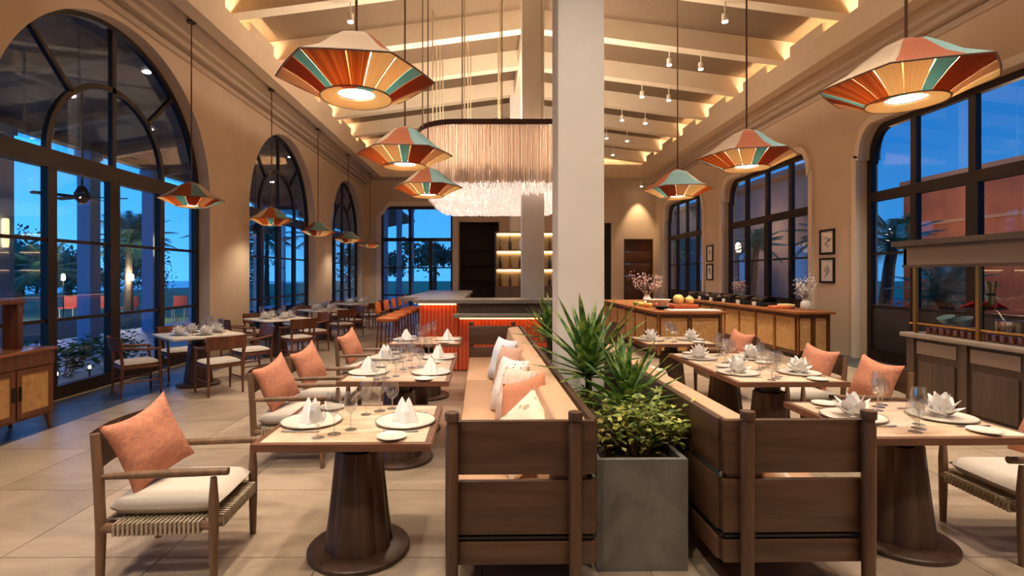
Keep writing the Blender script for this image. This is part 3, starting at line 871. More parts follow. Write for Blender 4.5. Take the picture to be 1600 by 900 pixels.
setting(RB, 6.85, 0, 'banquette side of far right table', False, False); setting(RC, 6.85, PI, 'chair side of far right table', False, False)

# ------------------------------------------------------------------ window tables and their chairs
def wchair_kit():
    k = Kit()
    for s in (-1, 1):
        k.put('rear_leg', MB().tube([(-.23, s*.22, 0), (-.21, s*.22, .42), (-.25, s*.235, .78)], [.014, .021, .016], 8).mesh('rear_leg', red_wood))
        k.put('front_leg', MB().tube([(.23, s*.23, 0), (.22, s*.23, .42), (.2, s*.235, .62)], [.014, .021, .016], 8).mesh('front_leg', red_wood))
        k.put('armrest', MB().tube([(.23, s*.24, .62), (.0, s*.26, .63), (-.23, s*.235, .66)], [.016, .018, .015], 8).mesh('armrest', red_wood))
        k.put('side_stretcher', MB().tube([(-.22, s*.22, .2), (.225, s*.23, .2)], .011, 6).mesh('side_stretcher', red_wood))
    k.put('seat_frame', sb((-.22, -.235, .37), (.24, .235, .41), red_wood, .008))
    k.put('seat_pad', soft_box(.46, .46, .06, seat_cloth, (.005, 0, .435), .012))
    def bk(u, v): 
        y = -.26+.52*u
        return (-.25-.06*math.sin(PI*u)+.03-.03*v, y, .63+.17*v-.02*abs(2*u-1)**2*(1-v))
    b = MB()
    g = lambda o: (lambda u, v: (bk(u, v)[0]+o, bk(u, v)[1], bk(u, v)[2]))
    b.grid(g(0), 12, 4); b.grid(g(-.022), 12, 4)
    for v in (0, 1): b.grid(lambda u, w, v=v: (bk(u, v)[0]-.022*w, bk(u, v)[1], bk(u, v)[2]), 12, 2)
    k.put('backrest', b.mesh('backrest', red_wood))
    return k
KW = wchair_kit()
KWT = Kit()
KWT.put('table_top', cb((0, 0, .735), (.96, .96, .034), stone('window_table_stone', 'c9b8a4', 'd8cbbb', 'e2d8cb', 3, .3), .008))
KWT.put('pedestal', ped); KWT.put('neck', ped_cap); KWT.put('base_plate', ped_base)
ordn = ['first', 'second', 'third', 'fourth']
for i, (x, y) in enumerate(((-4.32, 7.6), (-4.28, 10.35), (-4.2, 13.0), (-4.15, 15.9))):
    wn_ = ordn[i]+' window table from the front'
    place(KWT, 'window_table', 'square stone table turned cornerwise by the arches, '+ordn[i]+' from the front', 'table', (x, y, 0), PI/4+.06, 'window tables')
    for q, nm in ((PI*1.25, 'left near'), (PI*1.75, 'right near'), (PI*.25, 'right far'), (PI*.75, 'left far')):
        q += .06
        dd = .78
        place(KW, 'dining_chair', 'walnut chair with pale seat, %s side of %s' % (nm, wn_), 'chair', (x+math.cos(q)*dd, y+math.sin(q)*dd, 0), q+PI, 'chairs at the window tables')
        p = Vector((x+math.cos(q)*.26, y+math.sin(q)*.26, .753))
        single(bread_m, 'side_plate', 'small white plate at the '+nm+' side of '+wn_, 'plate', p, 0, 'plates on %s window table' % ordn[i], scale=1.5)
        single(NL[i % 3], 'napkin', 'lotus-folded white napkin at the '+nm+' side of '+wn_, 'napkin', p+Vector((0, 0, .01)), q, 'napkins on %s window table' % ordn[i], scale=.95)
        p2 = Vector((x+math.cos(q+.75)*.33, y+math.sin(q+.75)*.33, .753))
        single(wine_m, 'wine_glass', 'stemmed wine glass at the '+nm+' side of '+wn_, 'glass', p2, 0, 'wine glasses on %s window table' % ordn[i])
        p3 = Vector((x+math.cos(q+.95)*.24, y+math.sin(q+.95)*.24, .753))
        single(goblet_m, 'water_goblet', 'water goblet at the '+nm+' side of '+wn_, 'glass', p3, 0, 'goblets on %s window table' % ordn[i])

# ------------------------------------------------------------------ planters and plants
conc = stone('planter_concrete', '56524d', '66625c', '726e68', 3.5, .75, False)
soil = plain('soil', '3a2c20', .95, var=.3, scale=40)
def planter(x0, x1, y0, y1, h, lab):
    t = thing('planter', lab, 'planter', G((x0+x1)/2, y0), TH)
    w, l = x1-x0, y1-y0; e = .03
    b = MB()
    b.span((-w/2, 0, 0), (w/2, e, h)); b.span((-w/2, l-e, 0), (w/2, l, h)); b.span((-w/2, e, 0), (-w/2+e, l-e, h)); b.span((w/2-e, e, 0), (w/2, l-e, h))
    ob('box', b.mesh('box', conc), t)
    ob('soil', sb((-w/2+e, e, .02), (w/2-e, l-e, h-.05), soil), t)
planter(.585, 1.09, 2.80, 4.46, .612, 'grey concrete planter box between the two banquettes in front')
planter(.60, 1.07, 4.96, 7.4, .58, 'grey concrete planter box behind the big column')
yl = leafy('yucca_leaf', '1f3d16', '3f6a26', '8f9c4a', 6, .2)
def blade(seed, L, w):
    rnd = random.Random(seed); m = MB(); bend = rnd.uniform(.02, .16)
    def fn(u, v):
        s = (2*v-1)
        wd = w*min(1, (u*7+.35))*(1-u)**.55
        return (L*u, s*wd/2, -bend*L*u*u*1.0+abs(s)*wd*.14)
    m.grid(fn, 8, 3)
    return m.mesh('leaf', yl, ang=25)
BL = [blade(i, 1.0, .17) for i in range(5)]
def yucca(x, y, z, h, L, n, lab, seed):
    rnd = random.Random(seed)
    t = thing('yucca', lab, 'plant', G(x, y, z), 0, 'yuccas in the planters')
    ob('stem', MB().tube([(0, 0, -.02), (.01, 0, h*.5), (0, .01, h)], [.03, .026, .022], 8).mesh('stem', plain('yucca_bark', '5a4a36', .9, var=.2, scale=50)), t)
    for k in range(n):
        f = k/n
        el = math.radians(84-80*f**.9)+rnd.uniform(-.1, .1); az = k*2.399+rnd.uniform(-.2, .2)
        ln = L*rnd.uniform(.8, 1.1)*(1 if f > .15 else .85)
        M = Matrix.Translation((0, 0, h-.12*f)) @ Matrix.Rotation(az, 4, 'Z') @ Matrix.Rotation(-el, 4, 'Y') @ Matrix.Diagonal((ln, ln*.85, ln, 1))
        ob('leaf', BL[rnd.randrange(5)], t, mtx=M)
yucca(.76, 3.86, .56, .40, .58, 46, 'tall yucca in front of the big column', 1)
yucca(.92, 3.38, .56, .26, .48, 42, 'lower yucca rising behind the variegated shrub', 2)
yucca(.78, 5.9, .53, .42, .52, 34, 'yucca half hidden behind the big column', 5)
yucca(.85, 6.8, .53, .35, .5, 30, 'yucca at the bar end of the far planter', 6)
sl = leafy('variegated_leaf', '3f5a24', '87983c', 'e6da86', 14, .3)
def leaf_cloud(pts, size, mat, seed, flat=.5):
    rnd = random.Random(seed); m = MB()
    for p in pts:
        s = size*rnd.uniform(.65, 1.25)
        R = Euler((rnd.uniform(-flat, flat), rnd.uniform(-flat, flat), rnd.uniform(0, 2*PI))).to_matrix()
        vs = [R @ Vector(q)*s for q in ((-.5, 0, 0), (-.1, -.28, .06), (.5, 0, -.05), (-.1, .28, .06))]
        m.add([Vector(p)+v for v in vs], [(0, 1, 2), (0, 2, 3)])
    return m.mesh('leaves', mat, smooth=False)
def shrub(name, lab, loc, rx, ry, rz, nst, nlf, size, mat, seed, cat='plant', group=None):
    rnd = random.Random(seed)
    t = thing(name, lab, cat, loc, 0, group)
    bark = plain('twig_bark', '8a745a', .9)
    st = []; pts = []
    for k in range(nst):
        a = rnd.uniform(0, 2*PI); r = math.sqrt(rnd.uniform(.1, 1)); tip = Vector((rx*r*math.cos(a), ry*r*math.sin(a), rz*rnd.uniform(.55, 1)*(1-.35*r*r)))
        b0 = Vector((tip.x*.25, tip.y*.25, -.01)); mid = (b0+tip)/2+Vector((rnd.uniform(-.04, .04), rnd.uniform(-.04, .04), .05))
        path = [b0, mid, tip]
        ob('stem', MB().tube(path, [.008, .006, .003], 5).mesh('stem', bark), t)
        for j in range(nlf//nst):
            f = rnd.uniform(.25, 1.04)
            p = (b0.lerp(mid, f*2) if f < .5 else mid.lerp(tip, f*2-1))
            pts.append(p+Vector((rnd.gauss(0, 1), rnd.gauss(0, 1), rnd.gauss(0, .8)))*min(rx, ry)*.17)
    ob('leaves', leaf_cloud(pts, size, mat, seed), t, kind='stuff')
    return t
shrub('variegated_shrub', 'bushy yellow-green variegated shrub at the front of the planter', G(.88, 3.04, .56), .25, .21, .38, 24, 760, .058, sl, 11)
shrub('variegated_shrub', 'variegated shrub spilling over the planter toward the right banquette', G(1.06, 3.22, .56), .3, .28, .38, 20, 620, .058, sl, 12)
shrub('trailing_shrub', 'olive-leaved shrub at the left edge of the planter', G(.70, 3.05, .56), .13, .2, .25, 14, 520, .045, leafy('olive_leaf', '4a4a24', '7c7438', 'b59f58', 12, .2), 13)
shrub('trailing_shrub', 'small shrub at the foot of the big column', G(.72, 3.7, .56), .16, .22, .3, 12, 420, .05, sl, 14)

# ------------------------------------------------------------------ pendant lamps
TER = ('96502c', 'b56d45'); TEAL = ('5f8f92', '86b2b2'); CREAM = ('dcc59c', 'eedcb8'); TAN = ('a98466', 'c2a084'); RUST = ('6f3314', '96491f')
cols = [cord('terracotta_cord', *TER), cord('teal_cord', *TEAL), cord('cream_cord', *CREAM), cord('tan_cord', *TAN), cord('rust_cord', *RUST), cord('streaked_cord', '7a3716', 'c98d55', .5, 30)]
tops = [cord('top_terracotta', '96451d', 'b05a2a', .06), cord('top_teal', '6d9696', '8fb3b0', .06), cord('top_cream', 'd8c8ac', 'e6dac4', .06), cord('top_tan', 'b09479', 'c6ac92', .06)]
def hexr(a, k=1.0):
    d = (a % (PI/3))-PI/6
    h = math.cos(PI/6)/math.cos(d)
    return (1-k)+k*(.15+.85*h)
def sector(prof, a0, a1, mat, th=.005):
    """panel of a shade between two angles; prof = [(radius, z, hexagon amount)]"""
    m = MB(); n = max(4, int((a1-a0)/.06)+1); q = len(prof)
    for o in (0, th):
        def fn(u, v, o=o):
            a = a0+(a1-a0)*u; r, z, k = prof[round(v*(q-1))]
            r *= hexr(a, k)
            return (r*math.cos(a), r*math.sin(a), z-o)
        m.grid(fn, n, q)
    return m.mesh('panel', mat, ang=60)
UP = [(.075, .262, 0), (.13, .245, .5), (.2, .195, 1), (.33, .09, 1), (.485, .006, 1)]
UN = [(.478, 0, 1), (.39, -.035, 1), (.3, -.075, .7), (.215, -.115, 0)]
RI = [(.215, -.116, 0), (.165, -.11, 0), (.112, -.095, 0)]
def pendant_kit():
    k = Kit()
    D = math.radians
    for a0, a1, c in ((180, 232, 3), (232, 302, 3), (302, 345, 0), (345, 420, 1), (60, 100, 2), (100, 150, 0), (150, 180, 1)):
        k.put('shade_panel', sector(UP, D(a0), D(a1), tops[c]))
    k.put('cap', MB().lathe([(.03, .285), (.05, .278), (.078, .264), (.078, .255)], 24).mesh('cap', plain('lamp_cap', 'b48a6a', .6)))
    for a0, a1, c in ((170, 200, 3), (200, 226, 4), (226, 240, 1), (240, 270, 5), (270, 288, 5), (288, 306, 2), (306, 326, 2), (326, 341, 1), (341, 375, 4), (15, 40, 3), (40, 80, 2), (80, 120, 5), (120, 140, 1), (140, 170, 4)):
        k.put('cord_panel', sector(UN, D(a0+.5), D(a1-.5), cols[c], .004))
    k.put('rim_hoop', MB().tube([(.482*hexr(2*PI*i/72)*math.cos(2*PI*i/72), .482*hexr(2*PI*i/72)*math.sin(2*PI*i/72), .001) for i in range(73)], .006, 6, False).mesh('rim_hoop', plain('hoop_bronze', '6b4a35', .5)))
    for a0, a1, c in ((0, 110, 2), (110, 180, 2), (180, 250, 2), (250, 278, 0), (278, 310, 1), (310, 360, 2)):
        k.put('ring_panel', sector(RI, D(a0), D(a1), cols[c], .004))
    k.put('lower_hoop', MB().tube([(.217*math.cos(2*PI*i/40), .217*math.sin(2*PI*i/40), -.117) for i in range(41)], .005, 6, False).mesh('lower_hoop', plain('hoop_bronze', '6b4a35', .5)))
    k.put('diffuser', MB().lathe([(0, -.088), (.112, -.088), (.112, -.08), (0, -.08)], 32, caps=False).mesh('diffuser', glow('lamp_diffuser', (1, .9, .7), 4)))
    return k
KP = pendant_kit()
PZ = 2.84
pend = [(-.83, 3.19, 'over the nearest left table', .12), (-.86, 5.2, 'over the long left table', -PI/3+.1), (-.86, 7.15, 'over the left table by the bar', -PI/3),
        (2.66, 3.27, 'over the nearest right table', -PI/3-.3), (2.66, 5.3, 'over the long right table', -PI/3-.2), (2.68, 7.3, 'over the far right table', -PI*2/3-.15)]
for i, y in enumerate((8.26, 11.3, 14.36, 17.45, 20.6)):
    pend.append((-4.81, y, ['nearest of', 'second in', 'third in', 'fourth in', 'farthest of'][i]+' the row along the arched windows', [PI*2/3, PI/3*2.2, PI*4/3, PI*4/3, 0][i]+.5))
for x, y, lab, rz in pend:
    t = place(KP, 'pendant_lamp', 'striped cord pendant lamp '+lab, 'lamp', (x, y, PZ), rz, 'cord pendant lamps')
    top = ZS-.03 if x < -4 else vz(x)+.38
    if x > -4 and any(abs(y-ry) < .16 for ry in RY): top = vz(x)
    ob('cable', MB().tube([(0, 0, .28), (0, 0, top-PZ)], .009 if x > -4 else .012, 6).mesh('cable', plain('cable_brown', '6a4228', .6)), t)
    ob('ceiling_rose', MB().lathe([(.07, top-PZ-.03), (.07, top-PZ), (.0, top-PZ)], 20).mesh('ceiling_rose', plain('rose_bronze', '3a2618', .5)), t)
    light('bulb', 'POINT', 20, (0, 0, .08), t, (1, .8, .55), .06)
    light('downlight', 'SPOT', 40 if x > -4 else 40, (0, 0, -.13), t, (1, .85, .66), .09, spot=2.3, blend=.8)

# ------------------------------------------------------------------ track spots
head = Kit()
whitep = plain('fitting_white', 'efe3cf', .5)
head.put('stem', MB().tube([(0, 0, .0), (0, 0, .2)], .012, 6).mesh('stem', whitep))
head.put('can', MB().lathe([(.04, -.16), (.055, -.15), (.055, -.02), (.03, .0)], 16).mesh('can', whitep))
head.put('lens', MB().lathe([(0, -.166), (.047, -.166), (.047, -.155), (0, -.155)], 16, caps=False).mesh('lens', glow('spot_lens', (1, .85, .6), 30)))
heads = [(4.23, 9.2), (-2.5, 9.2)]
for y in (11.2, 13.2, 15.2, 17.2, 19.2): heads += [(3.93, y), (4.62, y)]
for y in (1.2, 3.2, 5.2, 7.2): heads += [(3.0, y), (4.4, y), (-1.2, y), (-2.6, y)]
for x, y in heads:
    nth = RY.index(y)
    t = place(head, 'track_spot', 'small white spotlight, %s one on the %s rafter counted from the back, %s slope' % ('inner' if abs(x-XC) < 3.5 else 'outer', ['twelfth', 'eleventh', 'tenth', 'ninth', 'eighth', 'seventh', 'sixth', 'fifth', 'fourth', 'third', 'second', 'first'][nth], 'right' if x > XC else 'left'), 'spotlight', (x, y, vz(x)-.2), 0, 'ceiling spots '+('right' if x > XC else 'left'))
    light('beam', 'SPOT', 225 if y < 9 else 430, (0, 0, -.18), t, (1, .84, .66), .05, spot=1.15, blend=.9)
for i, (x, y, ry_) in enumerate(((-2.9, -.8, .5), (-1.0, -.8, .5), (2.6, -.8, .5), (4.6, -.8, .5))):  # unseen spots behind the camera, added as front fill
    t = place(head, 'track_spot', 'unseen white spotlight added on the nearest rafter for front fill, %s of four' % ['first', 'second', 'third', 'fourth'][i], 'spotlight', (x, y, vz(x)-.2), 0, 'added front fill spots')
    light('beam', 'SPOT', 260, (0, 0, -.2), t, (1, .87, .72), .1, rot=(.62, 0, 0), spot=1.2, blend=.9)
for i, (x, y) in enumerate(((5.9, 7.2), (5.9, 5.2))):  # added out of view to brighten the dim right wall
    t = place(head, 'track_spot', 'unseen white spotlight added to brighten the right wall, %s one' % ['far', 'near'][i], 'spotlight', (x, y, vz(x)-.2), 0, 'added right wall spots')
    light('beam', 'SPOT', 420, (0, 0, -.2), t, (1, .84, .64), .08, rot=(.5 if i == 0 else .1, .12 if i == 0 else -.1, 0), spot=1.1, blend=.9)
for i, x in enumerate((.45, 1.45)):  # unseen pair added so the planter shrubs are lit from above
    t = place(head, 'track_spot', 'unseen white spotlight added to brighten the front planter, %s one' % ['left', 'right'][i], 'spotlight', (x, 3.2, vz(x)-.2), 0, 'added planter spots')
    light('beam', 'SPOT', 300, (0, 0, -.2), t, (1, .87, .7), .06, rot=(-.02, .07 if x < .8 else -.07, 0), spot=.5, blend=.8)
for i, x in enumerate((.3, 1.3)):  # unseen pair added to lift the front of the big column
    t = place(head, 'track_spot', 'unseen white spotlight added to brighten the big column, %s one' % ['left', 'right'][i], 'spotlight', (x, 1.2, vz(x)-.2), 0, 'added column spots')
    light('beam', 'SPOT', 210, (0, 0, -.2), t, (1, .87, .74), .08, rot=(math.atan2(3.3, 4.0), 0, 0), spot=.75, blend=.9)
# wall washer above the timber door
t = place(head, 'wall_washer', 'white spotlight washing the wall above the timber door', 'spotlight', (6.45, 21.75, ZS-.2), 0)
light('beam', 'SPOT', 160, (0, 0, -.18), t, (1, .74, .45), .04, rot=(.25, 0, 0), spot=1.0, blend=.7)

# ------------------------------------------------------------------ crystal chandelier over the bar
CX0, CX1, CY0, CY1, CZ = -1.32, 1.75, 8.8, 13.0, 4.22
ch = thing('chandelier', 'huge rounded chandelier of crystal strands under a dark wooden ring over the bar', 'chandelier', ((CX0+CX1)/2, (CY0+CY1)/2, 3.0))
hw, hl = (CX1-CX0)/2, (CY1-CY0)/2; rc = .75
def rr(t, inset=0):
    """point on a rounded rectangle, t in 0..1"""
    w, l, r = hw-inset, hl-inset, max(.05, rc-inset)
    segs = [(2*(l-r), 's'), (PI/2*r, 'c')]*1
    per = 4*((w-r)+(l-r))+2*PI*r
    d = t*per
    parts = [('l', 2*(l-r)), ('a', PI/2*r), ('l', 2*(w-r)), ('a', PI/2*r)]*2
    cs = [(w-r, -(l-r), 0), (w-r, l-r, 0), (w-r, l-r, 1), (-(w-r), l-r, 1), (-(w-r), l-r, 2), (-(w-r), -(l-r), 2), (-(w-r), -(l-r), 3), (w-r, -(l-r), 3)]
    for k, (ty, ln) in enumerate(parts):
        if d <= ln+1e-9: break
        d -= ln
    q = k//2*PI/2
    if ty == 'l':
        n = Vector((math.cos(q), math.sin(q))); tg = Vector((-n.y, n.x))
        st = Vector(cs[k][:2])
        p = st+n*r+tg*d
        return p
    st = Vector(cs[k][:2]); a = q+d/r
    return st+Vector((math.cos(a), math.sin(a)))*r
zr = CZ-3.0
NP = 96
rg = MB(); 
for i in range(NP):
    a, b = rr(i/NP), rr(((i+1) % NP)/NP); a2, b2 = rr(i/NP, .08), rr(((i+1) % NP)/NP, .08)
    rg.prism([tuple(a), tuple(b), tuple(b2), tuple(a2)], 2, zr, zr+.09)
ob('wood_ring', rg.mesh('wood_ring', wood('ring_wood', '3a180c', '57271a', 0, .4)), ch)
rnd = random.Random(4)
cry = bpy.data.materials.new('crystal'); cry.use_nodes = True
b_ = cry.node_tree.nodes['Principled BSDF']
b_.inputs['Base Color'].default_value = lin('f3e6d8'); b_.inputs['Roughness'].default_value = .25
_tl = cry.node_tree.nodes.new('ShaderNodeBsdfTranslucent'); _tl.inputs[0].default_value = lin('fbeee2')
_tp = cry.node_tree.nodes.new('ShaderNodeBsdfTransparent')
_m1 = cry.node_tree.nodes.new('ShaderNodeMixShader'); _m1.inputs[0].default_value = .45
_m2 = cry.node_tree.nodes.new('ShaderNodeMixShader'); _m2.inputs[0].default_value = .12
_l = cry.node_tree.links
_l.new(b_.outputs[0], _m1.inputs[1]); _l.new(_tl.outputs[0], _m1.inputs[2]); _l.new(_m1.outputs[0], _m2.inputs[1]); _l.new(_tp.outputs[0], _m2.inputs[2])
_l.new(_m2.outputs[0], cry.node_tree.nodes['Material Output'].inputs[0])
cs_ = MB(); cd_ = MB()
def strand(p, z0, z1, w=.007, n=4, m=None):
    (m or cs_).tube([(p[0], p[1], z0), (p[0], p[1], z1)], w, n, True)
for ins in (.02, .06):
    N = 620
    for i in range(N):
        p = rr((i+rnd.random()*.5)/N, ins); strand(p, rnd.uniform(.2, .27), zr, .009)
for i in range(6500):
    x = rnd.uniform(-hw+.1, hw-.1); y = rnd.uniform(-hl+.1, hl-.1)
    dx, dy = max(0, abs(x)-(hw-rc)), max(0, abs(y)-(hl-rc))
    if math.hypot(dx, dy) > rc-.08: continue
    wx = (CX0+CX1)/2+x; wy = (CY0+CY1)/2+y
    if abs(wx-.8) < .25 and abs(wy-9.6) < .25: continue
    z0 = rnd.uniform(-.03, .05)+.2*max(abs(x)/hw, abs(y)/hl)**3
    strand((x, y), z0, z0+rnd.uniform(.15, .4), .013, 4, cd_)
ob('crystal_strands', cs_.mesh('crystal_strands', cry, smooth=False), ch, kind='stuff')
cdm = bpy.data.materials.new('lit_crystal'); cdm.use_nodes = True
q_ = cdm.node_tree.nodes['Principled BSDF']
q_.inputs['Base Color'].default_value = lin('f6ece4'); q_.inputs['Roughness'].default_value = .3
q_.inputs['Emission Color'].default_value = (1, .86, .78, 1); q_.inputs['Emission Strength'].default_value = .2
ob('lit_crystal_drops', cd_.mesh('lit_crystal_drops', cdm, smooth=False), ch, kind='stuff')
rodm = plain('rod_brass', 'bfa988', .5)
for i in range(5):
    for j in range(6):
        x = -hw+.15+(2*hw-.3)*i/4; y = -hl+.15+(2*hl-.3)*j/5
        if 0 < i < 4 and 0 < j < 5 and (i+j) % 2: continue
        zt = vz((CX0+CX1)/2+x)+.35-3.0
        ob('hanging_rod', MB().tube([(x, y, zr), (x, y, zt)], .013, 6).mesh('hanging_rod', rodm), ch)
for y in (-1.3, 0, 1.3):
    for x in (-.8, .9):
        light('inner_light', 'POINT', 110, (x, y, zr-.25), ch, (1, .84, .7), .15)

# ------------------------------------------------------------------ bar
bx0, bx1, by0, by1 = -1.21, 1.86, 8.62, 14.0
bt = thing('bar_counter', 'U-shaped bar with glowing red fluted front under the chandelier', 'bar', (0, by0, 0))
flute = plain('red_flutes', 'cf5a34', .5, var=.1, scale=8)
gslab = stone('bar_slab', '6f6a63', '80796f', '8c857a', 3, .35, False)
L = by1-by0
ob('body', sb((bx0+.1, .1, 0), (bx1, .55, 1.12), gray_wood_v), bt)
ob('side_body', sb((bx0+.1, .55, 0), (bx0+.7, L, 1.12), gray_wood_v), bt)
fl_m = MB().tube([(0, 0, .02), (0, 0, 1.13)], .036, 10).mesh('flute', flute)
for i in range(10): ob('flute', fl_m, bt, loc=(bx0+.05+i*.066, .06, 0))
for i in range(72): ob('flute', fl_m, bt, loc=(bx0+.06, .1+i*.073, 0))
for i in range(36): ob('flute', fl_m, bt, loc=(bx0+.72+i*.064, .06, 0), scale=(1, 1, .8))
ob('top_slab', MB().span((bx0-.06, -.12, 1.15), (bx1+.05, .68, 1.21)).span((bx0-.42, .68, 1.15), (bx0+.75, L, 1.21)).mesh('top_slab', gslab), bt)
ob('upper_panel', sb((-.55, -.04, .99), (bx1, .06, 1.15), gray_wood_v), bt)
ob('ledge', sb((-.6, -.26, .92), (bx1, .06, .985), gslab, .006), bt)
ob('light_strip', sb((-.5, -.1, .89), (bx1, -.07, .91), glow('bar_strip', (1, .4, .12), 5)), bt)
ob('light_strip', sb((bx0+.02, -.07, 1.125), (-.56, -.04, 1.145), glow('bar_strip', (1, .4, .12), 5)), bt)
ob('light_strip', sb((bx0-.1, .3, 1.125), (bx0-.07, L, 1.145), glow('bar_strip', (1, .4, .12), 5)), bt)
KS = Kit()
orange = plain('orange_leather', 'c96f30', .5, var=.08, scale=10)
for sx in (-1, 1):
    for sy in (-1, 1):
        KS.put('leg', MB().tube([(sx*.2, sy*.2, 0), (sx*.16, sy*.17, .72)], .016, 6).mesh('leg', red_wood))
KS.put('footrest', MB().tube([(.19, -.19, .28), (.19, .19, .28), (-.19, .19, .28), (-.19, -.19, .28), (.19, -.19, .28)], .011, 6).mesh('footrest', brass))
KS.put('seat', soft_box(.42, .42, .09, orange, (0, 0, .75)))
KS.put('backrest', cb((-.2, 0, .98), (.035, .38, .22), orange, .012, R=Matrix.Rotation(-.12, 3, 'Y')))
for s in (-1, 1):
    KS.put('back_post', MB().tube([(-.17, s*.17, .72), (-.215, s*.17, 1.08)], .014, 6).mesh('back_post', red_wood))
for i in range(5):
    place(KS, 'bar_stool', 'orange bar stool beside the bar, %s from the front' % ['first', 'second', 'third', 'fourth', 'fifth'][i], 'stool', (-2.02, 10.2+.82*i, 0), 0, 'bar stools')
# bottle shelf at the back of the bar
sh = thing('bottle_shelf', 'lit shelf rack of bottles standing behind the bar', 'shelf', (.9, 13.4, 0))
ob('back_panel', sb((-.75, .3, 0), (1.2, .34, 2.75), plain('shelf_back', 'c9a878', .6)), sh)
ob('base_cabinet', sb((-.75, 0, 0), (1.2, .3, 1.3), gray_wood_v), sh)
for x in (-.75, .22, 1.2): ob('upright', sb((x-.02, 0, 1.3), (x+.02, .3, 2.75), black), sh)
for z in (1.3, 1.78, 2.26, 2.73):
    ob('shelf_board', sb((-.75, 0, z), (1.2, .3, z+.03), honey_dark), sh)
    if z < 2.7: ob('light_strip', sb((-.7, .26, z+.44), (1.15, .28, z+.455), glow('shelf_strip', (1, .75, .4), 8)), sh)
bot = MB().lathe([(.035, 0), (.038, .02), (.038, .18), (.015, .23), (.013, .3), (.015, .31)], 12)
bms = [bot.mesh('bottle', plain('bottle_'+c, c, .1)) for c in ('2b3a24', '5a3214', 'c9c2b0', '3b2a1c', '7a5a20')]
rb = random.Random(3)
for r_, z in enumerate((1.33, 1.81, 2.29)):
    for k in range(7):
        single(bms[rb.randrange(5)], 'bottle', 'liquor bottle on the %s shelf of the bar rack' % ['lower', 'middle', 'upper'][r_], 'bottle', (.28+k*.26, 13.52, z), 0, 'bottles on %s bar shelf' % ['lower', 'middle', 'upper'][r_], scale=rb.uniform(.9, 1.15))

# ------------------------------------------------------------------ buffet island and side buffet
def buffet(lab, x0, x1, y0, y1, cat_faces):
    t = thing('buffet_counter', lab, 'counter', (x0, y0, 0))
    w, l = x1-x0, y1-y0
    ob('counter_top', sb((-.05, -.05, .87), (w+.05, l+.05, .92), honey_wood, .006), t)
    ob('body', sb((.04, .04, .08), (w-.04, l-.04, .87), honey_dark), t)
    ob('plinth', sb((.08, .08, 0), (w-.08, l-.08, .08), black), t)
    n = max(2, int(w/.55)); 
    for i in range(n):
        ob('cane_panel', sb((.04+i*(w-.08)/n+.05, .025, .16), (.04+(i+1)*(w-.08)/n-.05, .045, .79), cane), t)
    m = max(2, int(l/.75))
    for i in range(m):
        ob('cane_panel', sb((.025, .04+i*(l-.08)/m+.06, .16), (.045, .04+(i+1)*(l-.08)/m-.06, .79), cane), t)
    for i in range(m+1):
        ob('stile', sb((.015, .04+i*(l-.08)/m-.03, .08), (.05, .04+i*(l-.08)/m+.03, .87), honey_wood), t)
    for i in range(n+1):
        ob('stile', sb((.04+i*(w-.08)/n-.025, .015, .08), (.04+i*(w-.08)/n+.025, .05, .87), honey_dark), t)
    return t
buffet('honey wood buffet island with cane panels in the middle of the right side', 3.22, 4.5, 9.85, 14.6, 0)
buffet('honey wood buffet counter with cane panels along the right wall', 5.9, 6.58, 9.85, 16.0, 0)
# things on the island
ZT = .921
def bowl(r, h): return [(.0, .004), (r*.45, .004), (r*.5, .0), (r, h), (r*.96, h), (r*.48, .012), (0, .014)]
single(cb((0, 0, .0125), (1.0, .34, .025), plain('marble_white', 'f2efe9', .25), .006), 'serving_board', 'white marble serving board on the near end of the buffet island', 'board', (3.98, 10.05, ZT), 0)
single(cb((0, 0, .05), (.5, .3, .1), plain('terracotta_box', 'b4552e', .7), .01), 'serving_crate', 'terracotta red crate holding melons on the buffet island', 'crate', (3.98, 10.5, ZT), 0)
mel = MB().lathe([(.001, 0), (.06, .012), (.1, .06), (.108, .105), (.1, .15), (.06, .195), (.001, .207)], 24).mesh('melon', plain('melon_skin', 'e6c070', .5, var=.1, scale=12))
for i, (dx, sc_) in enumerate(((-.11, 1.0), (.12, .8))):
    single(mel, 'melon', ['larger', 'smaller'][i]+' yellow melon resting on the terracotta crate', 'melon', (3.98+dx, 10.5, ZT+.1), 0, 'melons on the buffet', scale=sc_)
single(MB().lathe(bowl(.22, .14), 32, caps=False).mesh('bowl', spotted('terrazzo', 'eae4da', '7c766c', 30, .25)), 'salad_bowl', 'speckled white bowl on the buffet island beside the flowers', 'bowl', (3.72, 11.3, ZT), 0, scale=(1.3, 1, 1.2))
single(MB().lathe(bowl(.17, .07), 32, caps=False).mesh('tray', black), 'serving_bowl', 'shallow black serving bowl in front of the speckled bowl', 'bowl', (3.52, 10.45, ZT))
fr_c = [('d9822f', 'orange'), ('e8d27a', 'pale yellow'), ('c24a2a', 'red'), ('d9c23f', 'lemon yellow'), ('8a9a3a', 'green')]
fm = {}
for i in range(12):
    c, nm = fr_c[i % 5]
    if c not in fm: fm[c] = MB().lathe([(.001, 0), (.03, .008), (.045, .035), (.04, .065), (.02, .08), (.001, .082)], 14).mesh('fruit', plain('fruit_'+c, c, .45))
    single(fm[c], 'fruit', '%s fruit set out on the buffet island' % nm, 'fruit', (3.36+(i % 3)*.11, 11.0+.24*(i//3)+.07*(i % 2), ZT), 0, nm+' fruits on the buffet', scale=1.2)
pk = leafy('blossom', 'b98a86', 'd9b3ac', 'efd6cc', 30, .3)
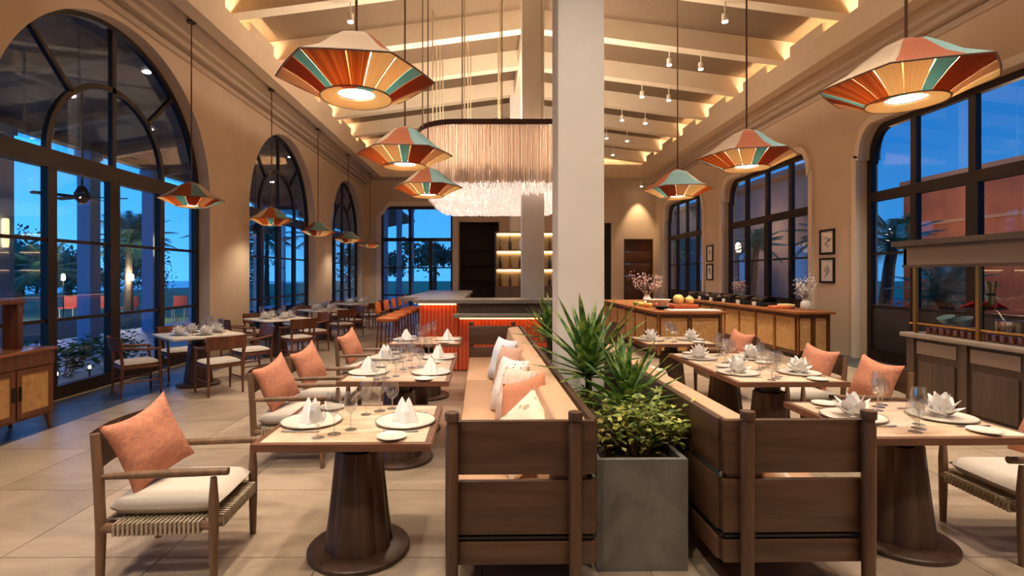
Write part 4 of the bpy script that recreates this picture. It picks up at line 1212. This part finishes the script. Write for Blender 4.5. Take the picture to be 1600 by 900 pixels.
def flowers(lab, x, y, z, r, h, seed, mat, vase='e9e2d8', nb=16):
    rnd = random.Random(seed)
    t = thing('flower_vase', lab, 'vase', (x, y, z))
    ob('vase', MB().lathe([(.07, 0), (.1, .06), (.09, .16), (.055, .2), (.07, .23)], 24).mesh('vase', plain('vase_'+vase, vase, .3)), t)
    pts = []
    for k in range(nb):
        a = rnd.uniform(0, 2*PI); q = rnd.uniform(.3, 1)
        tip = Vector((r*q*math.cos(a), r*q*math.sin(a), .22+h*rnd.uniform(.5, 1)))
        ob('branch', MB().tube([(0, 0, .18), tuple(tip*.55+Vector((0, 0, .12))), tuple(tip)], [.005, .004, .002], 4).mesh('branch', plain('twig_bark', '8a745a', .9)), t)
        for j in range(22): pts.append(tip*rnd.uniform(.6, 1.05)+Vector([rnd.gauss(0, .045) for _ in range(3)])+Vector((0, 0, .06)))
    ob('blossoms', leaf_cloud(pts, .045, mat, seed, 1.2), t, kind='stuff')
flowers('vase of pink blossom branches on the buffet island', 3.75, 12.2, ZT, .42, .5, 3, pk)
flowers('white flower arrangement at the near end of the wall buffet', 6.3, 10.2, ZT, .22, .38, 4, leafy('white_blossom', 'c9c4bd', 'e9e4dc', 'ffffff', 30, .3), 'd8d2c8', 14)
flowers('small flower vase halfway along the wall buffet', 6.4, 13.1, ZT, .18, .3, 5, pk, 'c9c2b6', 10)
KC = Kit()
KC.put('base', sb((-.24, -.17, 0), (.24, .17, .1), black, .015))
KC.put('lid', MB().grid(lambda u, v: (-.25+.5*u, -.17*math.cos(PI*v), .1+.12*math.sin(PI*v)), 2, 12).mesh('lid', plain('chafer_dark', '2f2c2a', .3, metal=.6)))
KC.put('handle', MB().tube([(-.06, -.16, .17), (-.06, -.2, .18), (.06, -.2, .18), (.06, -.16, .17)], .008, 6).mesh('handle', brass))
KC.put('side_lamp', cb((.0, -.21, .05), (.1, .05, .1), china, .008))
for i in range(6):
    place(KC, 'chafing_dish', 'dark chafing dish on the wall buffet, %s from the near end' % ['first', 'second', 'third', 'fourth', 'fifth', 'sixth'][i], 'chafing dish', (6.2, 11.6+i*.75, ZT), -PI/2, 'chafing dishes on the wall buffet')
single(cb((0, 0, .03), (.4, .3, .06), plain('salmon_tray', 'd2713f', .6), .012), 'tray', 'orange tray at the near end of the wall buffet', 'tray', (6.12, 10.75, ZT))
single(cb((0, 0, .04), (.25, .25, .08), plain('butter_dish', 'e6d9a0', .5), .012), 'dish', 'pale yellow dish behind the orange tray', 'dish', (6.4, 11.05, ZT))

# ------------------------------------------------------------------ food station on the right
fs = thing('food_station', 'grey-brown panelled food counter with canopy at the right edge', 'counter', (4.93, 6.05, 0))
FSL, FSW = 3.4, .8
ob('counter_top', sb((-.05, -FSL, .9), (FSW+.05, .05, .95), plain('counter_grey', '9a8a7c', .4, var=.05), .008), fs)
ob('body', sb((0.02, -FSL, .1), (FSW, 0, .9), gray_wood_v), fs)
ob('plinth', sb((.0, -FSL, 0), (FSW, -.0, .1), gray_wood), fs)
for i in range(5):
    a = -.06-i*.66; 
    ob('stile', sb((-.012, a-.05, .1), (.03, a+.05, .9), gray_wood_v), fs)
    ob('drawer_front', sb((-.004, a-.58, .72), (.03, a-.08, .86), plain('drawer_taupe', '8b7667', .6), .004), fs)
    ob('door_panel', sb((-.006, a-.56, .2), (.03, a-.1, .64), gray_wood_v, .012), fs)
ob('rail', MB().span((-.012, -FSL, .1), (.03, 0, .17)).mesh('rail', gray_wood), fs)
for y in (-.08, -.85, -1.65, -2.5):
    ob('canopy_post', sb((.02, y-.018, .95), (.055, y+.018, 1.76), brass), fs)
ob('canopy_fascia', MB().span((-.02, -FSL, 1.73), (.03, .02, 1.96)).span((-.02, -.02, 1.73), (FSW, .03, 1.96)).mesh('canopy_fascia', plain('canopy_taupe', '937f6d', .6)), fs)
ob('canopy_crown', MB().span((-.1, -FSL, 1.96), (FSW+.1, .11, 2.02)).span((-.06, -FSL, 1.93), (FSW+.06, .07, 1.97)).mesh('canopy_crown', gray_wood), fs)
ob('canopy_bead', sb((-.03, -FSL, 1.71), (.04, .03, 1.74), gray_wood), fs)
ob('guard_rail', MB().tube([(.04, 0, 1.06), (.04, -FSL, 1.06)], .012, 6).mesh('guard_rail', brass), fs)
FZ = .951
teal = plain('teal_glaze', '9cc6c8', .3)
for i, y in enumerate((5.92, 5.7)):
    single(MB().lathe(bowl(.085, .075), 28, caps=False).mesh('bowl', teal), 'teal_bowl', 'pale teal bowl on the food counter, %s of two' % ['left', 'right'][i], 'bowl', (5.3, y, FZ+.115), 0, 'teal bowls', rot=(0, -.35, 0))
    single(cb((0, 0, .045), (.13, .13, .09), honey_dark, .01), 'riser_block', 'wooden riser under the %s teal bowl' % ['left', 'right'][i], 'riser', (5.32, y, FZ))
jar = Kit(); jar.put('glass', MB().lathe([(.0, .002), (.03, .002), (.033, .02), (.033, .09), (.028, .1)], 16, caps=False).mesh('glass', glassy('jar_glass', 'e8d2c0', 1.5, .15)))
jar.put('filling', MB().lathe([(.0, .005), (.028, .005), (.029, .07), (0, .07)], 12, caps=False).mesh('filling', plain('jam', '9c4a24', .5)))
for i in range(14):
    place(jar, 'small_jar', '%s small filled glass jar from the left along the food counter' % ['first', 'second', 'third', 'fourth', 'fifth', 'sixth', 'seventh', 'eighth', 'ninth', 'tenth', 'eleventh', 'twelfth', 'thirteenth', 'fourteenth'][i], 'jar', (5.05, 5.88-i*.085, FZ), 0, 'jars along the food counter')
cs = thing('cake_stand', 'dark pedestal stand with watermelon slices on the food counter', 'stand', (5.6, 5.82, FZ))
ob('stand', MB().lathe([(.09, 0), (.08, .015), (.02, .03), (.018, .26), (.05, .28), (.22, .285), (.22, .3), (0, .3)], 32).mesh('stand', plain('stand_dark', '4a3430', .4)), cs)
ws = MB().prism([(-.1, 0), (.1, 0), (.0, .1)], 1, -.012, .012).mesh('slice', plain('watermelon', 'c8282c', .4))
for i in range(9):
    single(ws, 'watermelon_slice', 'red watermelon slice fanned on the pedestal stand', 'slice', (5.6+.1*math.cos(i*.9), 5.82+.1*math.sin(i*.9), FZ+.302), 0, 'watermelon slices', rot=(-.9, 0, i*.9))
lk = Kit()
lkm = plain('leek_green', '7f8a48', .6); lkw = plain('leek_white', 'd8d2a8', .6)
for i in range(7):
    a = i*.9
    lk.put('stalk', MB().tube([(.05*math.cos(a), .05*math.sin(a), 0), (.025*math.cos(a), .025*math.sin(a), .2), (.06*math.cos(a), .06*math.sin(a), .4)], [.022, .018, .012], 8).mesh('stalk', lkw if i % 2 else lkm))
lk.put('tie', MB().lathe([(.05, .18), (.055, .2), (.05, .22)], 16).mesh('tie', plain('tie_green', '3e4a28', .7)))
place(lk, 'leek_bundle', 'tied bundle of leeks standing behind the watermelon slices', 'vegetables', (5.62, 5.74, FZ+.303), scale=.75)
pt = thing('stock_pot', 'stainless steel pot with ladle on the food counter', 'pot', (5.34, 5.22, FZ))
ob('pot', MB().lathe([(.13, 0), (.135, .01), (.135, .2), (.14, .205), (.13, .2), (.128, .02), (0, .02)], 32, caps=False).mesh('pot', steel), pt)
for s in (-1, 1): ob('handle', MB().tube([(0, s*.135, .15), (0, s*.18, .16), (.05, s*.18, .16), (.05, s*.135, .15)], .007, 6).mesh('handle', steel), pt)
ob('ladle', MB().tube([(.02, 0, .05), (-.02, .15, .3), (-.02, .17, .3)], .006, 6).mesh('ladle', steel), pt)
bs = thing('wooden_rack', 'pale wooden display rack at the right of the food counter', 'rack', (5.52, 5.05, FZ+.0))
ob('shelf', sb((-.15, -1.3, .26), (.2, 0, .3), plain('pale_oak', 'c79a5e', .5)), bs)
ob('shelf', sb((-.15, -1.3, .0), (.2, 0, .03), plain('pale_oak', 'c79a5e', .5)), bs)
for y in (-.03, -1.27): ob('side_panel', sb((-.15, y-.02, .0), (.2, y+.02, .3), plain('pale_oak', 'c79a5e', .5)), bs)

# ------------------------------------------------------------------ framed pictures on the right piers
ink = spotted('ink_sketch', 'efe7d8', '5d564c', 9, .2)
for y, z, lab in ((10.93, 2.33, 'upper framed sketch on the wide pier by the near right window'), (10.93, 1.72, 'lower framed sketch on the wide pier by the near right window'),
                  (16.75, 2.33, 'upper framed sketch on the farther right pier'), (16.75, 1.72, 'lower framed sketch on the farther right pier')):
    t = thing('framed_picture', lab, 'picture', (XR-.002, y, z), 0, 'framed sketches')
    fm_ = MB()
    for a, b in (((-.03, -.24, -.27), (0, .24, -.225)), ((-.03, -.24, .225), (0, .24, .27)), ((-.03, -.24, -.225), (0, -.195, .225)), ((-.03, .195, -.225), (0, .24, .225))): fm_.span(a, b)
    ob('frame', fm_.mesh('frame', black), t); ob('mat_board', sb((-.012, -.195, -.225), (-.002, .195, .225), plain('mat_board', 'efe5d6', .8)), t)
    sk = MB()
    rq = random.Random(int(z*100+y))
    for i in range(16):
        p = [Vector((-.0135, rq.uniform(-.07, .07), rq.uniform(-.1, .1)))]
        for j in range(3): p.append(p[-1]+Vector((0, rq.uniform(-.05, .05), rq.uniform(-.05, .05))))
        sk.tube(p, .004, 4)
    ob('ink_drawing', sk.mesh('ink_drawing', plain('ink', '5a544d', .8)), t, kind='stuff')

# ------------------------------------------------------------------ left sideboard
sd = thing('sideboard', 'walnut sideboard with cane doors at the left edge', 'sideboard', (-4.63, 5.45, 0))
sw, sl_ = .5, 1.75
ob('cabinet_top', sb((-sw-.02, -sl_-.02, .835), (.02, .02, .865), wood('sideboard_top', '7a4a2c', '966040', 1, .25), .004), sd)
ob('carcass', sb((-sw, -sl_, .17), (-.02, 0, .835), red_wood), sd)
ob('frieze', sb((-.03, -sl_, .69), (.0, 0, .835), red_wood, .003), sd)
for i in range(4):
    a = -.02-i*.435; b = a-.415
    dr = ob('door', MB().span((-.02, b, .2), (.004, b+.05, .68)).span((-.02, a-.05, .2), (.004, a, .68)).span((-.02, b+.05, .2), (.004, a-.05, .25)).span((-.02, b+.05, .63), (.004, a-.05, .68)).mesh('door', red_wood), sd)
    ob('cane_panel', sb((-.02, b+.05, .25), (-.004, a-.05, .63), cane), dr)
    if i % 2: ob('handle', sb((.004, a-.035, .38), (.02, a-.015, .52), black), dr)
    else: ob('handle', sb((.004, b+.015, .38), (.02, b+.035, .52), black), dr)
for x in (-sw+.04, -.04):
    for y in (-.04, -sl_+.04):
        ob('leg', MB().tube([(x, y, .17), (x, y+(.03 if y > -.5 else -.03), 0)], [.028, .016], 8).mesh('leg', red_wood), sd)
ft = thing('wooden_stand', 'open wooden frame stand on top of the sideboard', 'stand', (-4.85, 5.25, .866))
for y in (0, -.9): ob('upright', sb((-.12, y-.03, 0), (.04, y+.03, .46), red_wood, .004), ft)
ob('crossbar', sb((-.13, -.95, .46), (.05, .05, .505), red_wood, .004), ft)

# ------------------------------------------------------------------ outside, left: terrace, porch, garden
tdeck = struct('terrace', sb((-11, -4, -.2), (XL-.36, 40, -.03), stone('terrace_stone', '9aa0a8', 'aab0b8', 'b8bec6', 2, .5, False)))
lawn = struct('ground', sb((-140, -60, -.5), (140, 160, -.24), plain('lawn', '7aa06a', .95, var=.3, scale=.6)))
sea = struct('sea', sb((-140, -60, -.24), (-45, 160, -.22), plain('sea_water', '2b6f96', .2)))
pr = struct('porch_roof')
pw = wood('porch_wood', '6a5a56', '85736d', 1, .6)
for k in range(11):
    x0 = -5.85-k*.41
    z = 5.75-k*.075
    ob('ceiling_board', MB().prism([(x0, z), (x0-.405, z-.0742), (x0-.405, z-.03), (x0, z+.045)], 1, -4, 40).mesh('ceiling_board', pw), pr)
    ob('roof_sheet', MB().prism([(-5.82, 5.83), (-10.4, 5.0), (-10.4, 5.05), (-5.82, 5.9)], 1, -4, 40).mesh('roof_sheet', pw), pr) if k == 0 else None
for j in range(15):
    y = -3+j*2.4
    ob('porch_beam', MB().prism([(-5.85, 5.55), (-10.3, 4.75), (-10.3, 4.98), (-5.85, 5.76)], 1, y-.09, y+.09).mesh('porch_beam', wood('porch_beam_wood', '8a7468', 'a58f82', 0, .6)), pr)
ob('edge_beam', sb((-10.45, -4, 4.78), (-10.15, 40, 5.15), pw), pr)
pc = plain('porch_post_paint', 'aab6ca', .7)
for j in range(9):
    y = 5.9+j*2.42
    t = thing('porch_post', 'square porch post outside the arched windows, number counted along the terrace', 'post', (-10.3, y, 0), 0, 'porch posts')
    t['label'] = '%s square grey porch post from the left on the terrace edge' % ['first', 'second', 'third', 'fourth', 'fifth', 'sixth', 'seventh', 'eighth', 'ninth'][j]
    ob('shaft', sb((-.17, -.17, -.03), (.17, .17, 4.78), pc), t)
    ob('cap', sb((-.21, -.21, 4.6), (.21, .21, 4.78), pc), t)
    if j in (2, 4, 6):
        ob('sconce', MB().lathe([(.05, 2.2), (.06, 2.3), (.06, 2.75), (.05, 2.8)], 14, c=(.24, -.1, 0)).mesh('sconce', glow('sconce_glow', (1, .55, .2), 1.6)), t)
dl = MB().lathe([(0, -.012), (.06, -.012), (.075, 0), (.075, .02), (0, .02)], 20, caps=False).mesh('downlight', glow('porch_downlight', (1, .85, .65), 12))
for i in range(7):
    for j in range(2):
        x, y = -6.7-1.8*j, 5.2+i*2.4+.4*j
        single(dl, 'porch_downlight', 'round porch ceiling downlight, %s from the left in the %s row' % (['first', 'second', 'third', 'fourth', 'fifth', 'sixth', 'seventh'][i], ['row nearer the arches', 'outer'][j].replace('row nearer the arches', 'inner')), 'downlight', (x, y, 5.75-(-5.85-x)*.075/.41-.01), 0, 'porch downlights', scale=1.0)
for k, (fx, fy) in enumerate(((-8.0, 10.05), (-8.0, 17.5))):
    t = thing('ceiling_fan', 'dark ceiling fan hanging in the porch outside the %s arched window' % ['near', 'middle'][k], 'fan', (fx, fy, 3.15))
    ob('rod', MB().tube([(0, 0, .1), (0, 0, 2.25)], .02, 8).mesh('rod', black), t)
    ob('motor', MB().lathe([(.05, .22), (.09, .16), (.13, .06), (.14, 0), (.1, -.06), (.05, -.12)], 20).mesh('motor', black), t)
    bl = MB().prism([(.14, -.05), (.3, -.07), (.75, -.08), (.78, 0), (.75, .08), (.3, .07), (.14, .05)], 2, 0, .012).mesh('blade', black)
    for i in range(5): ob('blade', bl, t, mtx=Matrix.Rotation(2*PI*i/5+.3, 4, 'Z') @ Matrix.Rotation(.2, 4, 'X'))
fr_mat = leafy('palm_leaf', '3c6a58', '548a70', '72a888', 4, .2)
bark = plain('palm_bark', '5d5040', .9, var=.3, scale=12, bump=.4, bscale=20)
def frond(seed):
    rnd = random.Random(seed); m = MB(); L = 1.0; droop = rnd.uniform(.3, .6)
    path = [Vector((L*u, 0, .25*u-droop*u*u)) for u in [i/10 for i in range(11)]]
    m.tube(path, [.014*(1-i/11)+.003 for i in range(11)], 4)
    for i in range(26):
        u = .12+.86*i/25; p = Vector((L*u, 0, .25*u-droop*u*u))
        ln = .34*math.sin(PI*min(1, .15+u*.8))+.05
        for s in (-1, 1):
            d = Vector((.55, s*.8, -.35+rnd.uniform(-.15, .1))).normalized()
            w = Vector((.018, 0, 0))
            m.add([p-w, p+w, p+d*ln], [(0, 1, 2)])
    return m.mesh('frond', fr_mat, smooth=False)
FR = [frond(i) for i in range(3)]
def palm(x, y, h, L, lab, seed, grp):
    rnd = random.Random(seed)
    t = thing('palm_tree', lab, 'tree', (x, y, -.24), 0, grp)
    ln = rnd.uniform(-.3, .3)
    ob('trunk', MB().tube([(0, 0, 0), (ln*.2, 0, h*.4), (ln*.6, 0, h*.8), (ln, 0, h)], [.2, .15, .12, .11], 8).mesh('trunk', bark), t)
    for k in range(20):
        az = k*2.4+rnd.uniform(-.2, .2); el = math.radians(75-105*(k/20))
        M = Matrix.Translation((ln, 0, h)) @ Matrix.Rotation(az, 4, 'Z') @ Matrix.Rotation(-el, 4, 'Y') @ Matrix.Diagonal((L, L, L, 1))
        ob('frond', FR[k % 3], t, mtx=M)
for i, (x, y, h, L) in enumerate(((-14.8, 21.0, 3.2, 1.5), (-17.0, 25.5, 3.6, 1.5), (-19.2, 22.5, 2.0, 1.5), (-13.0, 26.3, 3.6, 1.5), (-23, 25, 2.2, 1.6), (-13.5, 31, 4.0, 1.9), (-18, 34, 4.4, 2.0), (-12.6, 37, 4.5, 2.0))):
    palm(x, y, h, L, 'palm tree in the dusk garden, %s from the left' % ['third', 'fourth', 'second', 'fifth', 'first', 'sixth', 'seventh', 'eighth'][i], 30+i, 'garden palms')
tl_ = leafy('tree_leaf', '42705e', '5a8c74', '78a68a', 1.2, .2)
def tree(x, y, h, r, lab, seed, grp, n=1500, mat=None):
    rnd = random.Random(seed); t = thing('leafy_tree', lab, 'tree', (x, y, -.24), 0, grp)
    ob('trunk', MB().tube([(0, 0, 0), (.1, 0, h*.5), (0, .1, h*.8)], [.16, .12, .05], 8).mesh('trunk', bark), t)
    cl = [Vector((rnd.gauss(0, .45)*r, rnd.gauss(0, .45)*r, h*.72+rnd.gauss(0, .4)*r)) for _ in range(14)]
    pts = []
    for i in range(n):
        c = cl[rnd.randrange(14)]; pts.append(c+Vector([rnd.gauss(0, .22)*r for _ in range(3)]))
    ob('crown', leaf_cloud(pts, .32, mat or tl_, seed, 1.4), t, kind='stuff')
for i, (x, y, h, r) in enumerate(((-29, 27, 2.4, 1.5), (-33, 35, 3.2, 2.0), (-25.5, 31, 2.6, 1.6), (-27, 38, 3.4, 2), (-21.5, 42, 4.0, 2.4), (-38, 41, 3, 2), (-42, 46, 3, 2.2), (-46, 52, 3.2, 2.4), (-33, 50, 3.4, 2.4), (-24, 48, 3.6, 2.4))):
    tree(x, y, h, r, 'rounded dark tree at the garden edge, %s of the row' % ['first', 'third', 'fourth', 'sixth', 'ninth', 'second', 'fifth', 'seventh', 'eighth', 'tenth'][i], 60+i, 'trees at the garden edge')
hm = leafy('hedge_leaf', '335a30', '4c773c', '66904c', 10, .2)
for i, (x, y) in enumerate(((-6.95, 5.9), (-6.9, 7.1), (-7.0, 8.4), (-6.9, 9.6), (-6.9, 12.4), (-7, 13.7), (-6.9, 15.0), (-6.9, 18.6), (-6.9, 20.2))):
    shrub('low_shrub', '%s low dark shrub from the left outside the arched windows' % ['first', 'second', 'third', 'fourth', 'fifth', 'sixth', 'seventh', 'eighth', 'ninth'][i], (x, y, -.02), .5, .5, .62+.12*(i % 3), 14, 520, .13, hm, 80+i, 'shrub', 'shrubs outside the glass')
ll = Kit(); ll.put('spike', MB().tube([(0, 0, -.03), (0, 0, .16)], .012, 6).mesh('spike', black))
ll.put('lamp_glass', MB().lathe([(.015, .16), (.02, .17), (.02, .2), (.012, .21)], 12).mesh('lamp_glass', glow('garden_glow', (1, .66, .3), 4)))
for i, (x, y) in enumerate(((-6.25, 7.0), (-6.3, 7.45), (-6.25, 8.0))):
    place(ll, 'garden_light', 'little garden spike light at the foot of the near arch, %s of three' % ['left', 'middle', 'right'][i], 'light', (x, y, 0), 0, 'garden spike lights')
oc = Kit()
oc.put('seat', cb((0, 0, .42), (.55, .55, .08), plain('outdoor_red', 'f0745c', .7), .02)); oc.put('backrest', cb((-.26, 0, .68), (.07, .55, .46), plain('outdoor_red', 'd8543c', .7), .02))
for sx in (-1, 1):
    for sy in (-1, 1): oc.put('leg', MB().tube([(sx*.23, sy*.23, -.05), (sx*.23, sy*.23, .4)], .018, 6).mesh('leg', whitep))
for i, (x, y) in enumerate(((-18.1, 22), (-16.8, 22.3), (-15.6, 22.2), (-14.4, 22), (-13.7, 22.6), (-12.6, 22.2))):
    place(oc, 'terrace_chair', 'red cushioned chair out in the garden, %s from the left' % ['first', 'second', 'third', 'fourth', 'fifth', 'sixth'][i], 'chair', (x, y, -.2), -1.2, 'terrace chairs')
for i, (y0, y1) in enumerate(((6, 19),)):
    single(sb((-.2, y0, -.24), (.2, y1, .28), plain('garden_wall', 'aab2ba', .8)), 'garden_wall', 'low pale garden wall beyond the terrace', 'wall', (-13, 0, 0))

# ------------------------------------------------------------------ outside, back and right
for i, (x, y, h, r) in enumerate(((-7.2, 40, 4.0, 1.3), (-3.6, 33, 4.6, 1.2))):
    tree(x, y, h, r, 'tall tree beyond the back window, %s of two' % ['left', 'right'][i], 90+i, 'trees beyond the back window')
tree(-11.5, 44, 4, 2, 'tree behind the porch end', 93, 'trees beyond the back window')
for i, x in enumerate((-5.2, -4.5, -3.9)):
    t = thing('terrace_post', 'slim post beyond the back window, %s of three' % ['left', 'middle', 'right'][i], 'post', (x, 25.5, 0), 0, 'posts beyond the back window')
    ob('shaft', sb((-.12, -.12, -.24), (.12, .12, 5), pc), t); ob('cap', sb((-.16, -.16, 4.8), (.16, .16, 5), pc), t)
back_terrace = struct('terrace', sb((-12, YB+.3, -.2), (4, 32, -.03), MATS['terrace_stone']))
court = struct('courtyard', sb((XR+.36, -6, -.2), (30, 40, -.03), stone('court_stone', '55504a', '66605a', '757068', 2, .6, False)))
bw = thing('neighbour_building', 'terracotta rendered wing across the courtyard on the right', 'building', (15.2, 0, 0))
tcw = plain('terracotta_render', '8a5238', .9, var=.25, scale=1.2, bump=.3, bscale=14)
ob('wall', sb((0, -2, -.03), (.4, 18.8, 4.85), tcw), bw)
ob('parapet', sb((-.15, -2, 4.85), (.5, 18.8, 5.02), plain('parapet_stone', '8a6a50', .8)), bw)
ob('string_course', sb((-.08, -2, 3.35), (0, 18.8, 3.45), plain('parapet_stone', '8a6a50', .8)), bw)
for i, y in enumerate((9.5, 12.6, 14.0, 16.8)):
    wv = ob('window', sb((-.05, y-.5, 1.4), (.02, y+.5, 2.6), bronze), bw); ob('pane', sb((-.07, y-.42, 1.48), (-.05, y+.42, 2.52), plain('dusk_pane', '5d86b0', .1)), wv)
b2 = thing('neighbour_building', 'grey-brown rendered wing behind the right windows', 'building', (13.6, 19.6, 0))
gr_ = plain('grey_render', '8b7663', .9, var=.1, scale=1)
ob('wall', sb((0, 0, -.03), (.4, 30, 6.1), gr_), b2); ob('roof_edge', sb((-.4, -.2, 6.1), (.6, 30, 6.35), plain('parapet_stone', '8a6a50', .8)), b2)
for i in range(5):
    wv = ob('window', sb((-.05, 2+i*5, 1.2), (.02, 3.4+i*5, 3.0), bronze), b2); ob('pane', sb((-.07, 2.1+i*5, 1.3), (-.05, 3.3+i*5, 2.9), plain('dusk_pane', '5d86b0', .1)), wv)
cl_ = Kit(); cl_.put('rod', MB().tube([(0, 0, 0), (0, 0, 2.75)], .04, 8).mesh('rod', black)); cl_.put('lantern', MB().lathe([(.09, 2.75), (.12, 2.8), (.12, 3.1), (.05, 3.2)], 16).mesh('lantern', glow('lantern_glow', (1, .6, .3), 4)))
for i, (lx_, y) in enumerate(((13.0, 12.0), (13.0, 16.6), (11.9, 24.5))):  # the last post is added to throw warm light on the grey-brown wing
    t = place(cl_, 'courtyard_lantern', ['near lantern post in front of the terracotta wing', 'far lantern post in front of the terracotta wing', 'lantern post added to warm the grey-brown wing'][i], 'lantern', (lx_, y, -.03), 0, 'courtyard lanterns')
    light('flame', 'POINT', 200, (-.25, 0, 3.3), t, (1, .55, .28), .15)
for i, (x, y) in enumerate(((-17.4, 20.9), (-14.6, 20.9))):  # posts added so that warm light reaches the red chairs
    t = place(cl_, 'added_lantern', 'lantern post added to light the red garden chairs, %s one' % ['left', 'right'][i], 'lantern', (x, y, -.24), 0, 'added garden lanterns', .6)
    light('flame', 'POINT', 120, (0, -.35, 3.0), t, (1, .7, .45), .15)
for i, (x, y, h, L) in enumerate(((9.6, 12.5, 2.6, 1.0), (10.4, 20.3, 3.0, 1.1), (10.3, 15.6, 3.0, 1.1), (9.3, 10.2, 1.4, .9), (10.0, 27.5, 3.0, 1.2))):
    palm(x, y, h, L, 'courtyard palm close behind the right windows, %s' % ['second from near', 'fourth from near', 'third from near', 'nearest one', 'farthest one'][i], 110+i, 'courtyard palms')
for i, (x, y) in enumerate(((8.6, 11.3), (8.5, 9.2), (8.5, 14.8))):
    shrub('low_shrub', 'leafy shrub outside the right windows, %s' % ['middle of three', 'nearest of three', 'farthest of three'][i], (x, y, -.03), .45, .45, .9, 12, 420, .14, hm, 130+i, 'shrub', 'courtyard shrubs')
